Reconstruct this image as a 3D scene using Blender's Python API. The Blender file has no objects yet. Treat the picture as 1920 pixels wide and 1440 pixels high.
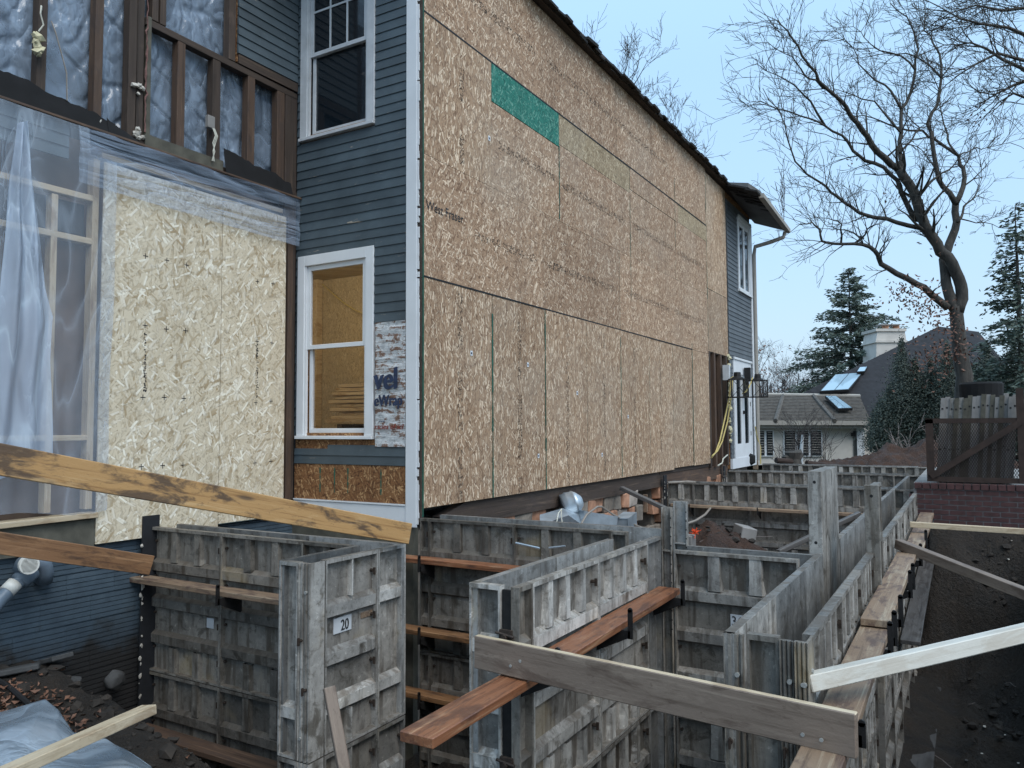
import bpy, math, random
from mathutils import Vector, Matrix, noise
random.seed(11)
SC = bpy.context.scene
COL = SC.collection

# ------------------------------------------------------------------ camera
IMG_W, IMG_H, FPX = 1920.0, 1440.0, 1456.0
CAM = Vector((0, 0, 1.75))
RGT = Vector((0.50500235, -0.86310145, -0.00533935))
DWN = Vector((0.04500723, 0.03251051, -0.99845752))
FWD = Vector((0.86194372, 0.50398309, 0.05526369))
cd = bpy.data.cameras.new('camera'); cam = bpy.data.objects.new('camera', cd); COL.objects.link(cam)
cd.sensor_width = 36; cd.lens = 36 * FPX / IMG_W; cd.clip_end = 2000; cd.clip_start = .05
cam.matrix_world = Matrix(((RGT.x, -DWN.x, -FWD.x, CAM.x), (RGT.y, -DWN.y, -FWD.y, CAM.y),
                           (RGT.z, -DWN.z, -FWD.z, CAM.z), (0, 0, 0, 1)))
SC.camera = cam

# ------------------------------------------------------------------ sky and sun (overcast)
SUN_EL, SUN_AZ = math.radians(52), math.radians(-118)     # azimuth of the sun seen from the scene, from +X
W = bpy.data.worlds.new('World'); SC.world = W; W.use_nodes = True
nt = W.node_tree; nt.nodes.clear()
out = nt.nodes.new('ShaderNodeOutputWorld')
sky = nt.nodes.new('ShaderNodeTexSky'); sky.sky_type = 'NISHITA'; sky.sun_disc = False
sky.sun_elevation = SUN_EL; sky.sun_rotation = math.pi / 2 - SUN_AZ; sky.air_density = 1.5; sky.dust_density = 2.0
b1 = nt.nodes.new('ShaderNodeBackground'); b1.inputs[1].default_value = 0.05
nt.links.new(sky.outputs[0], b1.inputs[0])
b2 = nt.nodes.new('ShaderNodeBackground'); b2.inputs[1].default_value = .80     # the even cloud layer
tc = nt.nodes.new('ShaderNodeTexCoord'); sp = nt.nodes.new('ShaderNodeSeparateXYZ')
nt.links.new(tc.outputs['Generated'], sp.inputs[0])
rp = nt.nodes.new('ShaderNodeValToRGB')
rp.color_ramp.elements[0].position = 0.0; rp.color_ramp.elements[0].color = (.31, .46, .67, 1)
rp.color_ramp.elements[1].position = 1.0; rp.color_ramp.elements[1].color = (.60, .93, 1.22, 1)
e = rp.color_ramp.elements.new(.42); e.color = (.35, .56, .79, 1)
nt.links.new(sp.outputs[2], rp.inputs[0]); nt.links.new(rp.outputs[0], b2.inputs[0])
add = nt.nodes.new('ShaderNodeAddShader')
nt.links.new(b1.outputs[0], add.inputs[0]); nt.links.new(b2.outputs[0], add.inputs[1])
nt.links.new(add.outputs[0], out.inputs[0])
sd = bpy.data.lights.new('sun', 'SUN'); sd.energy = 1.5; sd.angle = math.radians(40); sd.color = (1, .97, .92)
so = bpy.data.objects.new('sun', sd); COL.objects.link(so)
sv = Vector((math.cos(SUN_EL) * math.cos(SUN_AZ), math.cos(SUN_EL) * math.sin(SUN_AZ), math.sin(SUN_EL)))
so.rotation_euler = sv.to_track_quat('Z', 'Y').to_euler(); so.location = (0, 0, 30)
SC.view_settings.view_transform = 'Standard'; SC.view_settings.look = 'None'
SC.view_settings.exposure = 0.45; SC.view_settings.gamma = 1
SC.view_settings.use_curve_mapping = False
SC.render.engine = 'CYCLES'
SC.cycles.transparent_max_bounces = 24

# ------------------------------------------------------------------ geometry helpers
def ray(px, py):
    return RGT * ((px - 960) / FPX) + DWN * ((py - 720) / FPX) + FWD
def on_x(px, py, c): r = ray(px, py); return CAM + r * (c / r.x)
def on_y(px, py, c): r = ray(px, py); return CAM + r * (c / r.y)
def on_z(px, py, c): r = ray(px, py); return CAM + r * ((c - CAM.z) / r.z)
FH = Vector((FWD.x, FWD.y, 0)).normalized()
def at(px, py, d): r = ray(px, py); return CAM + r * (d / r.dot(FH))
RH = Vector((FH.y, -FH.x, 0))
UP = Vector((0, 0, 1))

WM = {}
def put(o, parent, m):
    COL.objects.link(o)
    if parent is not None:
        o.parent = parent; o.matrix_local = WM[parent.name].inverted() @ m
    else:
        o.matrix_local = m
    WM[o.name] = m.copy()
    return o
def mat4(o, x=None, y=None, z=None):
    o = Vector(o)
    if x is None: return Matrix.Translation(o)
    return Matrix(((x[0], y[0], z[0], o[0]), (x[1], y[1], z[1], o[1]), (x[2], y[2], z[2], o[2]), (0, 0, 0, 1)))
def thing(name, label, cat, loc=(0, 0, 0), rz=0, group=None):
    o = bpy.data.objects.new(name, None); o.empty_display_size = .2
    put(o, None, Matrix.Translation(Vector(loc)) @ Matrix.Rotation(rz, 4, 'Z'))
    o['label'] = label; o['category'] = cat
    if group: o['group'] = group
    return o
def tag(o, label, cat, group=None):
    o['label'] = label; o['category'] = cat
    if group: o['group'] = group
    return o

class MB:
    def __init__(s): s.v = []; s.f = []; s.sm = False
    def box(s, a, b, m=None):
        x0, y0, z0 = a; x1, y1, z1 = b
        n = len(s.v)
        p = [(x0,y0,z0),(x1,y0,z0),(x1,y1,z0),(x0,y1,z0),(x0,y0,z1),(x1,y0,z1),(x1,y1,z1),(x0,y1,z1)]
        if m is not None: p = [tuple(m @ Vector(q)) for q in p]
        s.v += p
        s.f += [tuple(n + i for i in q) for q in ((0,3,2,1),(4,5,6,7),(0,1,5,4),(1,2,6,5),(2,3,7,6),(3,0,4,7))]
        return s
    def prism(s, poly, y0, y1, axis='y'):      # polygon in two axes, extruded along the third
        n = len(s.v); k = len(poly)
        for c in (y0, y1):
            for a, b in poly:
                s.v.append((a, c, b) if axis == 'y' else ((c, a, b) if axis == 'x' else (a, b, c)))
        s.f.append(tuple(range(n, n + k))); s.f.append(tuple(range(n + 2 * k - 1, n + k - 1, -1)))
        for i in range(k):
            j = (i + 1) % k
            s.f.append((n + i, n + k + i, n + k + j, n + j))
        return s
    def beam(s, p, q, w, h, up=(0, 0, 1)):
        p = Vector(p); q = Vector(q); d = q - p; L = d.length; x = d / L
        y = Vector(up).cross(x)
        if y.length < 1e-4: y = Vector((0, 1, 0)).cross(x)
        y.normalize(); z = x.cross(y)
        return s.box((0, -w / 2, -h / 2), (L, w / 2, h / 2), mat4(p, x, y, z))
    def tube(s, pts, r, n=6, cap=True):
        pts = [Vector(p) for p in pts]; k = len(pts)
        if not isinstance(r, (list, tuple)): r = [r] * k
        b = len(s.v); prev = None
        for i, p in enumerate(pts):
            d = (pts[min(i + 1, k - 1)] - pts[max(i - 1, 0)])
            d = d.normalized() if d.length > 1e-9 else Vector((0, 0, 1))
            if prev is None:
                a = d.orthogonal().normalized()
            else:
                a = prev - d * prev.dot(d)
                a = a.normalized() if a.length > 1e-6 else d.orthogonal().normalized()
            prev = a; c = d.cross(a)
            for j in range(n):
                t = 2 * math.pi * j / n
                s.v.append(tuple(p + (a * math.cos(t) + c * math.sin(t)) * r[i]))
        for i in range(k - 1):
            for j in range(n):
                j2 = (j + 1) % n
                s.f.append((b + i * n + j, b + i * n + j2, b + (i + 1) * n + j2, b + (i + 1) * n + j))
        if cap:
            s.f.append(tuple(b + j for j in reversed(range(n)))); s.f.append(tuple(b + (k - 1) * n + j for j in range(n)))
        return s
    def quad(s, a, b, c, d):
        n = len(s.v); s.v += [tuple(a), tuple(b), tuple(c), tuple(d)]; s.f.append((n, n + 1, n + 2, n + 3)); return s
    def grid(s, fn, nu, nv):
        n = len(s.v)
        for j in range(nv + 1):
            for i in range(nu + 1): s.v.append(tuple(fn(i / nu, j / nv)))
        for j in range(nv):
            for i in range(nu):
                a = n + j * (nu + 1) + i; s.f.append((a, a + 1, a + nu + 2, a + nu + 1))
        return s
    def ico(s, c, r, sq=(1, 1, 1), jit=.25):
        t = (1 + 5 ** .5) / 2; n = len(s.v)
        vs = [(-1,t,0),(1,t,0),(-1,-t,0),(1,-t,0),(0,-1,t),(0,1,t),(0,-1,-t),(0,1,-t),(t,0,-1),(t,0,1),(-t,0,-1),(-t,0,1)]
        rot = Matrix.Rotation(random.uniform(0, 6), 3, Vector((random.random(), random.random(), random.random() + .1)).normalized())
        for q in vs:
            w = rot @ Vector(q).normalized() * r * random.uniform(1 - jit, 1 + jit)
            s.v.append((c[0] + w.x * sq[0], c[1] + w.y * sq[1], c[2] + w.z * sq[2]))
        for q in ((0,11,5),(0,5,1),(0,1,7),(0,7,10),(0,10,11),(1,5,9),(5,11,4),(11,10,2),(10,7,6),(7,1,8),(3,9,4),(3,4,2),(3,2,6),(3,6,8),(3,8,9),(4,9,5),(2,4,11),(6,2,10),(8,6,7),(9,8,1)):
            s.f.append(tuple(n + i for i in q))
        return s
    def mesh(s, name):
        me = bpy.data.meshes.new(name); me.from_pydata(s.v, [], s.f)
        if s.sm: me.polygons.foreach_set('use_smooth', [True] * len(me.polygons))
        me.update(); return me
    def build(s, name, mat, parent=None, world=None, bevel=0, smooth=None):
        """vertices are in world space unless `world` is given (then they are local to that matrix)"""
        if smooth is not None: s.sm = smooth
        if world is None:
            world = WM[parent.name] if parent is not None else Matrix.Translation(base_of(s.v))
            inv = world.inverted(); s.v = [tuple(inv @ Vector(q)) for q in s.v]
        me = s.mesh(name); me.materials.append(mat)
        o = bpy.data.objects.new(name, me); put(o, parent, world)
        if bevel: bev(o, bevel)
        return o
def base_of(vs):
    n = len(vs); return Vector((sum(q[0] for q in vs) / n, sum(q[1] for q in vs) / n, min(q[2] for q in vs)))
def bev(o, w, seg=1):
    m = o.modifiers.new('bevel', 'BEVEL'); m.width = w; m.segments = seg; m.limit_method = 'ANGLE'; return o
def inst(me, name, parent, world):
    o = bpy.data.objects.new(name, me); return put(o, parent, world)
def board(name, p, q, w, h, mat, parent=None, face=(0, 0, 1), wob=.004, bevel=.004):
    """a sawn board from p to q; w across, h along `face`; own local axes so the grain runs along it"""
    p = Vector(p); q = Vector(q); d = q - p; L = d.length; x = d / L
    y = Vector(face).cross(x); y.normalize(); z = x.cross(y)
    mb = MB(); k = max(2, int(L / .25)); sd = random.uniform(0, 99)
    secs = []
    for i in range(k + 1):
        t = L * i / k
        o1 = noise.noise((t * .8, sd, 0)) * wob; o2 = noise.noise((t * .8, sd, 7)) * wob
        secs.append([(t, -w / 2 + o1, -h / 2 + o2), (t, w / 2 + o1, -h / 2 + o2), (t, w / 2 + o1, h / 2 + o2), (t, -w / 2 + o1, h / 2 + o2)])
    for s_ in secs: mb.v += s_
    for i in range(k):
        for j in range(4):
            a = i * 4 + j; b = i * 4 + (j + 1) % 4; mb.f.append((a, b, b + 4, a + 4))
    mb.f.append((3, 2, 1, 0)); mb.f.append(tuple(k * 4 + j for j in range(4)))
    return mb.build(name, mat, parent, mat4(p, x, y, z), bevel=bevel)
def text(name, body, size, m, mat, parent, shear=0, sx=1, bold=0):
    cu = bpy.data.curves.new(name, 'FONT'); cu.body = body; cu.size = size; cu.extrude = .0008; cu.shear = shear
    t = bpy.data.objects.new(name + '_curve', cu); COL.objects.link(t)
    bpy.context.view_layer.update()
    me = bpy.data.meshes.new_from_object(t.evaluated_get(bpy.context.evaluated_depsgraph_get()))
    bpy.data.objects.remove(t); bpy.data.curves.remove(cu)
    for v in me.vertices: v.co.x *= sx
    if bold:                                    # heavier strokes: the same letters laid twice, a hair apart
        V_ = [tuple(v.co) for v in me.vertices]; F_ = [tuple(p.vertices) for p in me.polygons]; n = len(V_)
        me = bpy.data.meshes.new(name)
        me.from_pydata(V_ + [(x + bold, y + bold * .4, z + .0004) for x, y, z in V_] + [(x - bold, y - bold * .4, z + .0002) for x, y, z in V_], [], F_ + [tuple(i + n for i in f) for f in F_] + [tuple(i + 2 * n for i in f) for f in F_]); me.update()
    me.name = name; me.materials.clear(); me.materials.append(mat)
    o = bpy.data.objects.new(name, me); return put(o, parent, m)
# ------------------------------------------------------------------ materials
class NT:
    def __init__(s, name):
        s.m = bpy.data.materials.new(name); s.m.use_nodes = True; s.t = s.m.node_tree; s.t.nodes.clear()
        s.o = s.n('ShaderNodeOutputMaterial'); s.b = s.n('ShaderNodeBsdfPrincipled'); s.l(s.b.outputs[0], s.o.inputs[0])
    def n(s, t, **k):
        q = s.t.nodes.new(t)
        for a, b in k.items(): setattr(q, a, b)
        return q
    def l(s, a, b): s.t.links.new(a, b)
    def val(s, sock, v):
        if hasattr(v, 'is_linked') or hasattr(v, 'links'): s.l(v, sock)
        else: sock.default_value = v
    def math(s, op, a, b=0, c=0):
        q = s.n('ShaderNodeMath', operation=op); s.val(q.inputs[0], a); s.val(q.inputs[1], b); s.val(q.inputs[2], c); return q.outputs[0]
    def pos(s): return s.n('ShaderNodeNewGeometry').outputs['Position']
    def obj(s): return s.n('ShaderNodeTexCoord').outputs['Object']
    def sep(s, v): q = s.n('ShaderNodeSeparateXYZ'); s.l(v, q.inputs[0]); return q.outputs
    def comb(s, x, y, z=0):
        q = s.n('ShaderNodeCombineXYZ'); s.val(q.inputs[0], x); s.val(q.inputs[1], y); s.val(q.inputs[2], z); return q.outputs[0]
    def mapg(s, v, sc=(1, 1, 1), rot=(0, 0, 0), loc=(0, 0, 0)):
        q = s.n('ShaderNodeMapping'); s.l(v, q.inputs[0]); q.inputs[1].default_value = loc; q.inputs[2].default_value = rot; q.inputs[3].default_value = sc; return q.outputs[0]
    def noise(s, v, sc, det=4, rough=.55, dist=0):
        q = s.n('ShaderNodeTexNoise'); s.l(v, q.inputs['Vector']); q.inputs['Scale'].default_value = sc
        q.inputs['Detail'].default_value = det; q.inputs['Roughness'].default_value = rough; q.inputs['Distortion'].default_value = dist
        return q.outputs
    def ramp(s, f, st):
        q = s.n('ShaderNodeValToRGB'); s.l(f, q.inputs[0]); r = q.color_ramp
        while len(r.elements) < len(st): r.elements.new(.5)
        for e, (p, c) in zip(r.elements, st):
            e.position = p; e.color = (c[0], c[1], c[2], 1) if not isinstance(c, (int, float)) else (c, c, c, 1)
        return q.outputs[0]
    def mix(s, f, a, b, mode='MIX'):
        q = s.n('ShaderNodeMix', data_type='RGBA', blend_type=mode)
        s.val(q.inputs[0], f)
        for i, c in ((6, a), (7, b)):
            if isinstance(c, tuple): q.inputs[i].default_value = (c[0], c[1], c[2], 1)
            else: s.l(c, q.inputs[i])
        return q.outputs[2]
    def bump(s, h, st=.4, d=.01):
        q = s.n('ShaderNodeBump'); q.inputs['Strength'].default_value = st; q.inputs['Distance'].default_value = d
        s.l(h, q.inputs['Height']); s.l(q.outputs[0], s.b.inputs['Normal'])
    def col(s, c):
        if isinstance(c, tuple): s.b.inputs['Base Color'].default_value = (c[0], c[1], c[2], 1)
        else: s.l(c, s.b.inputs['Base Color'])
    def rough(s, r): s.val(s.b.inputs['Roughness'], r)
    def rnd(s): return s.n('ShaderNodeObjectInfo').outputs['Random']

def m_plain(name, c, rough=.6, var=.15, sc=6, metal=0, bump=.15):
    t = NT(name); p = t.pos(); f = t.noise(p, sc, 5)[0]
    lo = tuple(x * (1 - var) for x in c); hi = tuple(x * (1 + var) for x in c)
    t.col(t.ramp(f, [(.3, lo), (.7, hi)])); t.rough(rough); t.b.inputs['Metallic'].default_value = metal
    if bump: t.bump(t.noise(p, sc * 6, 3)[0], bump, .004)
    return t.m
def m_wood(name, dark, mid, light, rough=.65, blotch=.5, stain=(.05, .035, .03), wet=0):
    t = NT(name); o = t.obj(); r = t.rnd()
    off = t.comb(t.math('MULTIPLY', r, 37), t.math('MULTIPLY', r, 11), 0)
    va = t.n('ShaderNodeVectorMath', operation='ADD'); t.l(o, va.inputs[0]); t.l(off, va.inputs[1]); v = va.outputs[0]
    ga = t.noise(t.mapg(v, (.6, 11, 11)), 1.5, 5, .6, 1.2)[0]; gb = t.noise(t.mapg(v, (.8, 42, 42)), 1.5, 5, .7, .4)[0]
    g = t.math('ADD', t.math('MULTIPLY', ga, .5), t.math('MULTIPLY', gb, .5))
    c = t.ramp(g, [(.36, dark), (.47, mid), (.54, mid), (.66, light)])
    big = t.noise(t.mapg(v, (2.0, 6, 6)), 1.6, 7, .68, .5)[0]
    c = t.mix(t.ramp(big, [(.50, 0.), (.60, blotch)]), c, stain)
    big2 = t.noise(t.mapg(v, (1.1, 3, 3), loc=(5, 5, 5)), 1.8, 7, .68, .3)[0]
    c = t.mix(t.ramp(big2, [(.56, 0.), (.66, blotch * .7)]), c, light)
    kn = t.n('ShaderNodeTexVoronoi'); t.l(t.mapg(v, (1.1, 5, 5)), kn.inputs['Vector']); kn.inputs['Scale'].default_value = 1.5
    c = t.mix(t.ramp(kn.outputs['Distance'], [(.05, .8), (.13, 0.)]), c, stain)
    sp = t.noise(t.mapg(v, (22, 40, 40)), 1.5, 3, .6)[0]
    c = t.mix(t.ramp(sp, [(.66, 0.), (.74, .5)]), c, stain)
    hv = t.math('MULTIPLY_ADD', r, .3, .85)
    c = t.mix(1.0, c, t.comb(hv, hv, hv), 'MULTIPLY')
    t.col(c); t.rough(t.ramp(big, [(.4, rough), (.7, rough - wet)])); t.bump(t.math('ADD', g, sp), .35, .004)
    return t.m
def m_osb(name, dark, mid, light, mode='rand', L=.12, Wd=.021, rough=.7, dust=(.42, .36, .29), dk=.34, dusty=.3):
    t = NT(name); x, y, z = t.sep(t.pos())
    u = t.math('ADD', x, y); p = t.comb(u, z)
    w = t.noise(p, 4, 2)[1]
    va = t.n('ShaderNodeVectorMath', operation='MULTIPLY_ADD'); t.l(w, va.inputs[0]); va.inputs[1].default_value = (.018, .018, 0); t.l(p, va.inputs[2]); p2 = va.outputs[0]
    fine = t.noise(t.mapg(p2, (34, 9, 1) if mode == 'vert' else (16, 20, 1)), 1.5, 4, .65)[0]
    c = t.ramp(fine, [(.3, dark), (.5, mid), (.72, light)])
    ang = {'vert': (90, 64, 114, 80, 101, 45, 136, 86), 'rand': (12, 150, 75, 40, 168, 112, 95, 58), 'light': (60, 118, 88, 72, 20, 104, 145, 50)}[mode]
    hts = None
    for i, a in enumerate(ang):
        q = t.mapg(p2, (1, 1, 1), (0, 0, math.radians(-a)), (i * 3.7, i * 1.9, 0))
        k = (1.25, 1.1, 1, .9, .8, .7, .6, .75)[i]
        q = t.mapg(q, (1 / (L * k), 1 / (Wd * k), 1))
        vo = t.n('ShaderNodeTexVoronoi', voronoi_dimensions='2D', distance='CHEBYCHEV'); t.l(q, vo.inputs['Vector']); vo.inputs['Scale'].default_value = 1
        rgb = t.n('ShaderNodeSeparateColor'); t.l(vo.outputs['Color'], rgb.inputs[0])
        strand = t.ramp(rgb.outputs[1], [(0.0, dark), (.22, mid), (.70, mid), (.86, light), (1.0, tuple(min(.9, q_ * 1.15) for q_ in light))])
        msk = t.math('GREATER_THAN', rgb.outputs[0], .62 if i < 5 else .78)
        edge = t.ramp(vo.outputs['Distance'], [(.40, 1.), (.52, 0.)])
        rim = t.ramp(vo.outputs['Distance'], [(.34, 0.), (.48, dk)])
        c = t.mix(t.math('MULTIPLY', msk, rim), c, tuple(q_ * .6 for q_ in dark))
        c = t.mix(t.math('MULTIPLY', msk, edge), c, strand)
        h = t.math('MULTIPLY', t.math('MULTIPLY', msk, edge), rgb.outputs[2])
        hts = h if hts is None else t.math('MAXIMUM', hts, h)
    big = t.noise(p, .7, 5, .6)[0]
    c = t.mix(t.ramp(big, [(.48, 0.), (.72, dusty)]), c, dust)
    c = t.mix(t.ramp(t.noise(t.comb(t.math('MULTIPLY', u, 2.2), t.math('MULTIPLY', z, .45)), 1.3, 5, .62)[0], [(.52, 0.), (.75, .38)]), c, tuple(q_ * .8 for q_ in dark))
    r = t.rnd(); hv = t.math('MULTIPLY_ADD', r, .20, .90); c = t.mix(1., c, t.comb(hv, hv, hv), 'MULTIPLY')
    t.col(c); t.rough(rough); t.bump(t.math('ADD', hts, t.math('MULTIPLY', fine, .5)), .5, .005)
    t.b.inputs['Specular IOR Level'].default_value = .25
    return t.m
def m_form(name, base=.30, tint=(.97, 1.0, 1.0), brown=.55, chalk=.5, dark=.6):
    t = NT(name); p = t.pos(); r = t.rnd()
    va = t.n('ShaderNodeVectorMath', operation='ADD'); t.l(p, va.inputs[0]); t.l(t.comb(t.math('MULTIPLY', r, 13), t.math('MULTIPLY', r, 7), 0), va.inputs[1]); pr = va.outputs[0]
    n1 = t.noise(pr, 2.6, 9, .70, .5)[0]; n2 = t.noise(p, 26, 5, .72)[0]; n3 = t.noise(pr, 6.5, 8, .66, .8)[0]
    st = t.noise(t.mapg(pr, (10, 10, 1.1)), 1.2, 7, .62, .2)[0]
    B = lambda k: tuple(base * k * q for q in tint)
    c = t.ramp(n1, [(.28, B(.55)), (.45, B(.9)), (.58, B(1.2)), (.78, B(1.6))])
    c = t.mix(t.ramp(n3, [(.57, 0.), (.64, chalk * .8)]), c, B(1.7))                       # lime and cement residue, crisp edged
    c = t.mix(t.ramp(n3, [(.37, dark), (.44, 0.)]), c, (base * .36, base * .32, base * .26))                         # wet oily patches
    c = t.mix(t.ramp(n2, [(.34, .6), (.46, 0.)]), c, B(.4))                            # pits
    c = t.mix(t.ramp(n2, [(.62, 0.), (.70, .8)]), c, B(2.2))                           # specks
    c = t.mix(t.ramp(st, [(.50, 0.), (.62, brown)]), c, (.060, .047, .034))            # runs
    warm = t.noise(pr, 1.3, 5, .6)[0]
    c = t.mix(t.ramp(warm, [(.60, 0.), (.70, .35)]), c, (.34, .25, .12))
    nz = t.sep(t.n('ShaderNodeNewGeometry').outputs['Normal'])[2]                      # grit lying on the ledges
    c = t.mix(t.math('MULTIPLY', t.ramp(nz, [(.25, 0.), (.6, 1.)]), t.ramp(n3, [(.38, .15), (.58, .85)])), c, (.12, .10, .08))
    hv = t.math('MULTIPLY_ADD', r, .7, .65); c = t.mix(1., c, t.comb(hv, hv, hv), 'MULTIPLY')
    t.col(c); t.rough(t.ramp(n3, [(.35, .38), (.6, .72)])); t.b.inputs['Metallic'].default_value = .2
    t.bump(t.math('ADD', n2, n3), .4, .006)
    return t.m
def m_soil(name, c0, c1, sc=2.2, wet=.6):
    t = NT(name); p = t.pos(); n1 = t.noise(p, sc, 9, .7)[0]; n2 = t.noise(p, sc * 9, 6, .7)[0]
    c = t.ramp(n1, [(.3, c0), (.72, c1)]); c = t.mix(t.ramp(n2, [(.55, 0.), (.75, .6)]), c, tuple(q * 2.0 for q in c1))
    t.col(c); t.rough(t.ramp(n1, [(.35, wet), (.6, .95)])); t.bump(t.math('ADD', n1, n2), 1.0, .11)
    return t.m
def m_siding(name, c=(.058, .079, .093)):
    t = NT(name); p = t.pos(); n1 = t.noise(p, 3, 6, .6)[0]
    x, y, z = t.sep(p); s = t.comb(t.math('ADD', x, y), z)
    pl = t.noise(t.mapg(s, (3.5, 26, 1)), 1.0, 6, .72, .4)[0]
    c0 = t.ramp(n1, [(.3, tuple(q * .8 for q in c)), (.7, tuple(q * 1.25 for q in c))])
    c0 = t.mix(t.ramp(pl, [(.655, 0.), (.67, 1.)]), c0, (.30, .26, .21))
    hv = t.math('MULTIPLY_ADD', t.rnd(), .3, .85); c0 = t.mix(1., c0, t.comb(hv, hv, hv), 'MULTIPLY')
    t.col(c0); t.rough(.55); t.bump(t.noise(t.mapg(s, (6, 60, 1)), 1.4, 5, .7)[0], .25, .004)
    return t.m
def m_plastic(name, c, alpha, rough=.22, bs=1.6, milky=0, st=(1, 1, 1), amp=.10):
    t = NT(name); p = t.mapg(t.pos(), st); n = t.noise(p, bs, 2, .5, .5)[0]; n2 = t.noise(p, bs * 3.6, 3, .5, .3)[0]; lo = t.noise(p, bs * .8, 2)[0]
    rid = t.math('ABSOLUTE', t.math('SUBTRACT', n, .5)); rid2 = t.math('ABSOLUTE', t.math('SUBTRACT', n2, .5))
    busy = t.ramp(lo, [(.42, 0.), (.62, 1.)])                               # crumpled zones between calm ones
    cr = t.ramp(rid, [(0., 1.), (.018, .3), (.06, 0.)]); cr2 = t.math('MULTIPLY', busy, t.ramp(rid2, [(0., .8), (.03, 0.)]))
    cr = t.math('MAXIMUM', cr, cr2)
    t.col(t.mix(t.math('MULTIPLY', cr, .22), c, tuple(min(1, q * 1.7) for q in c))); t.rough(rough)
    al = t.math('MINIMUM', t.math('MULTIPLY_ADD', cr, .12, t.ramp(lo, [(.3, alpha * .7), (.7, min(1, alpha * 1.25))])), 1.0)
    t.l(al, t.b.inputs['Alpha']); t.b.inputs['Specular IOR Level'].default_value = .8
    h = t.math('ADD', t.math('MULTIPLY', rid, 1.5), t.math('MULTIPLY', t.math('MULTIPLY', rid2, busy), .45))
    t.bump(h, 1.0, amp)
    return t.m
def m_glass(name, c=(.02, .025, .03), alpha=.35, rough=.03):
    t = NT(name); t.col(c); t.rough(rough); t.b.inputs['Alpha'].default_value = alpha; t.b.inputs['Specular IOR Level'].default_value = .8
    return t.m
def m_bark(name, c0, c1, sc=9):
    t = NT(name); p = t.pos(); n = t.noise(t.mapg(p, (1, 1, .25)), sc, 7, .7)[0]
    t.col(t.ramp(n, [(.3, c0), (.7, c1)])); t.rough(.9); t.bump(n, .8, .03); return t.m
def m_leaf(name, c0, c1):
    t = NT(name); n = t.noise(t.pos(), 1.3, 4, .6)[0]; n2 = t.noise(t.pos(), 17, 2)[0]
    c = t.ramp(n, [(.3, c0), (.7, c1)]); c = t.mix(t.ramp(n2, [(.4, 0.), (.7, .6)]), c, tuple(q * 1.5 for q in c1))
    t.col(c); t.rough(.7); return t.m

M = {}
M['osb_r'] = m_osb('osb_random', (.165, .092, .053), (.372, .240, .151), (.66, .51, .37), 'rand')
M['osb_v'] = m_osb('osb_vertical', (.17, .096, .055), (.382, .252, .158), (.70, .55, .40), 'vert')
M['osb_light'] = m_osb('osb_fresh', (.40, .305, .185), (.66, .575, .43), (.80, .74, .62), 'light', .165, .030, dust=(.62, .55, .43), dk=.30, dusty=.2)
M['osb_red'] = m_osb('osb_aged', (.075, .03, .014), (.22, .105, .045), (.42, .25, .12), 'rand', .11, .019, dust=(.20, .09, .04))
M['osb_tan'] = m_osb('osb_tan', (.21, .15, .085), (.38, .285, .175), (.58, .47, .32), 'rand')
M['osb_green'] = m_osb('osb_green', (.012, .10, .075), (.03, .20, .15), (.16, .36, .28), 'rand', dust=(.03, .22, .16))
M['green'] = m_plain('green_edge_paint', (.014, .085, .055), .7, .3, 20)
M['siding'] = m_siding('slate_siding')
M['siding_far'] = m_siding('grey_siding', (.085, .095, .105))
M['white'] = m_plain('white_trim_paint', (.66, .68, .70), .5, .06, 3)
M['white_dirty'] = m_plain('weathered_white_paint', (.50, .52, .54), .55, .14, 5)
M['brown'] = m_wood('old_stud_wood', (.016, .011, .008), (.050, .034, .025), (.12, .082, .058), .8)
M['brown_red'] = m_wood('stained_stud_wood', (.026, .015, .010), (.080, .047, .030), (.16, .10, .064), .75)
M['black'] = m_plain('black_felt_paper', (.005, .005, .006), .95, .3, 8)
M['foam'] = m_plain('black_joint_board', (.008, .009, .012), .85, .3, 15)
M['foamw'] = m_plain('white_spray_foam', (.46, .43, .38), .7, .15, 30)
M['form'] = m_form('cast_aluminium', .22, (1.07, 1.0, .90), .65, .5, .75)
M['form_lt'] = m_form('scoured_aluminium', .30, (1.05, 1.0, .92), .65, .35, .75)
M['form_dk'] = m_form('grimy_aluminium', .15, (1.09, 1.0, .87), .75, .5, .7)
M['form_in'] = m_form('oiled_form_face', .23, (1.0, 1.0, .97), .4, .3, .4)
M['form_sheet'] = m_form('stained_shaded_sheet', .15, (1.09, 1.0, .87), .75, .35, .75)  # stained sheet, tone lowered to paint in the shade of the recesses
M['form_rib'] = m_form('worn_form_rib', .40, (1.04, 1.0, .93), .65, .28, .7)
M['steel'] = m_plain('dark_steel', (.016, .015, .015), .6, .4, 20, .4)
M['bolt'] = m_plain('rusty_bolt', (.05, .036, .028), .7, .4, 40, .4)
M['bolt_lt'] = m_plain('bright_bolt', (.34, .34, .32), .5, .2, 40, .3)
M['w_orange'] = m_wood('orange_plank', (.10, .038, .018), (.24, .098, .046), (.44, .26, .15), .5, .7, (.075, .035, .025), .15)
M['w_yellow'] = m_wood('wet_yellow_plank', (.22, .11, .038), (.41, .235, .092), (.52, .34, .165), .5, .9, (.075, .048, .032), .15)
M['w_brown'] = m_wood('wet_brown_plank', (.085, .038, .018), (.20, .10, .045), (.34, .19, .095), .5, .6, (.045, .026, .018), .15)
M['w_grey'] = m_wood('grey_brown_plank', (.115, .082, .060), (.20, .15, .115), (.30, .235, .18), .6, .65, (.085, .055, .040), .1)
M['w_tan'] = m_wood('tan_walk_plank', (.11, .072, .047), (.22, .15, .098), (.38, .31, .22), .65, .85, (.085, .052, .042))
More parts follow.
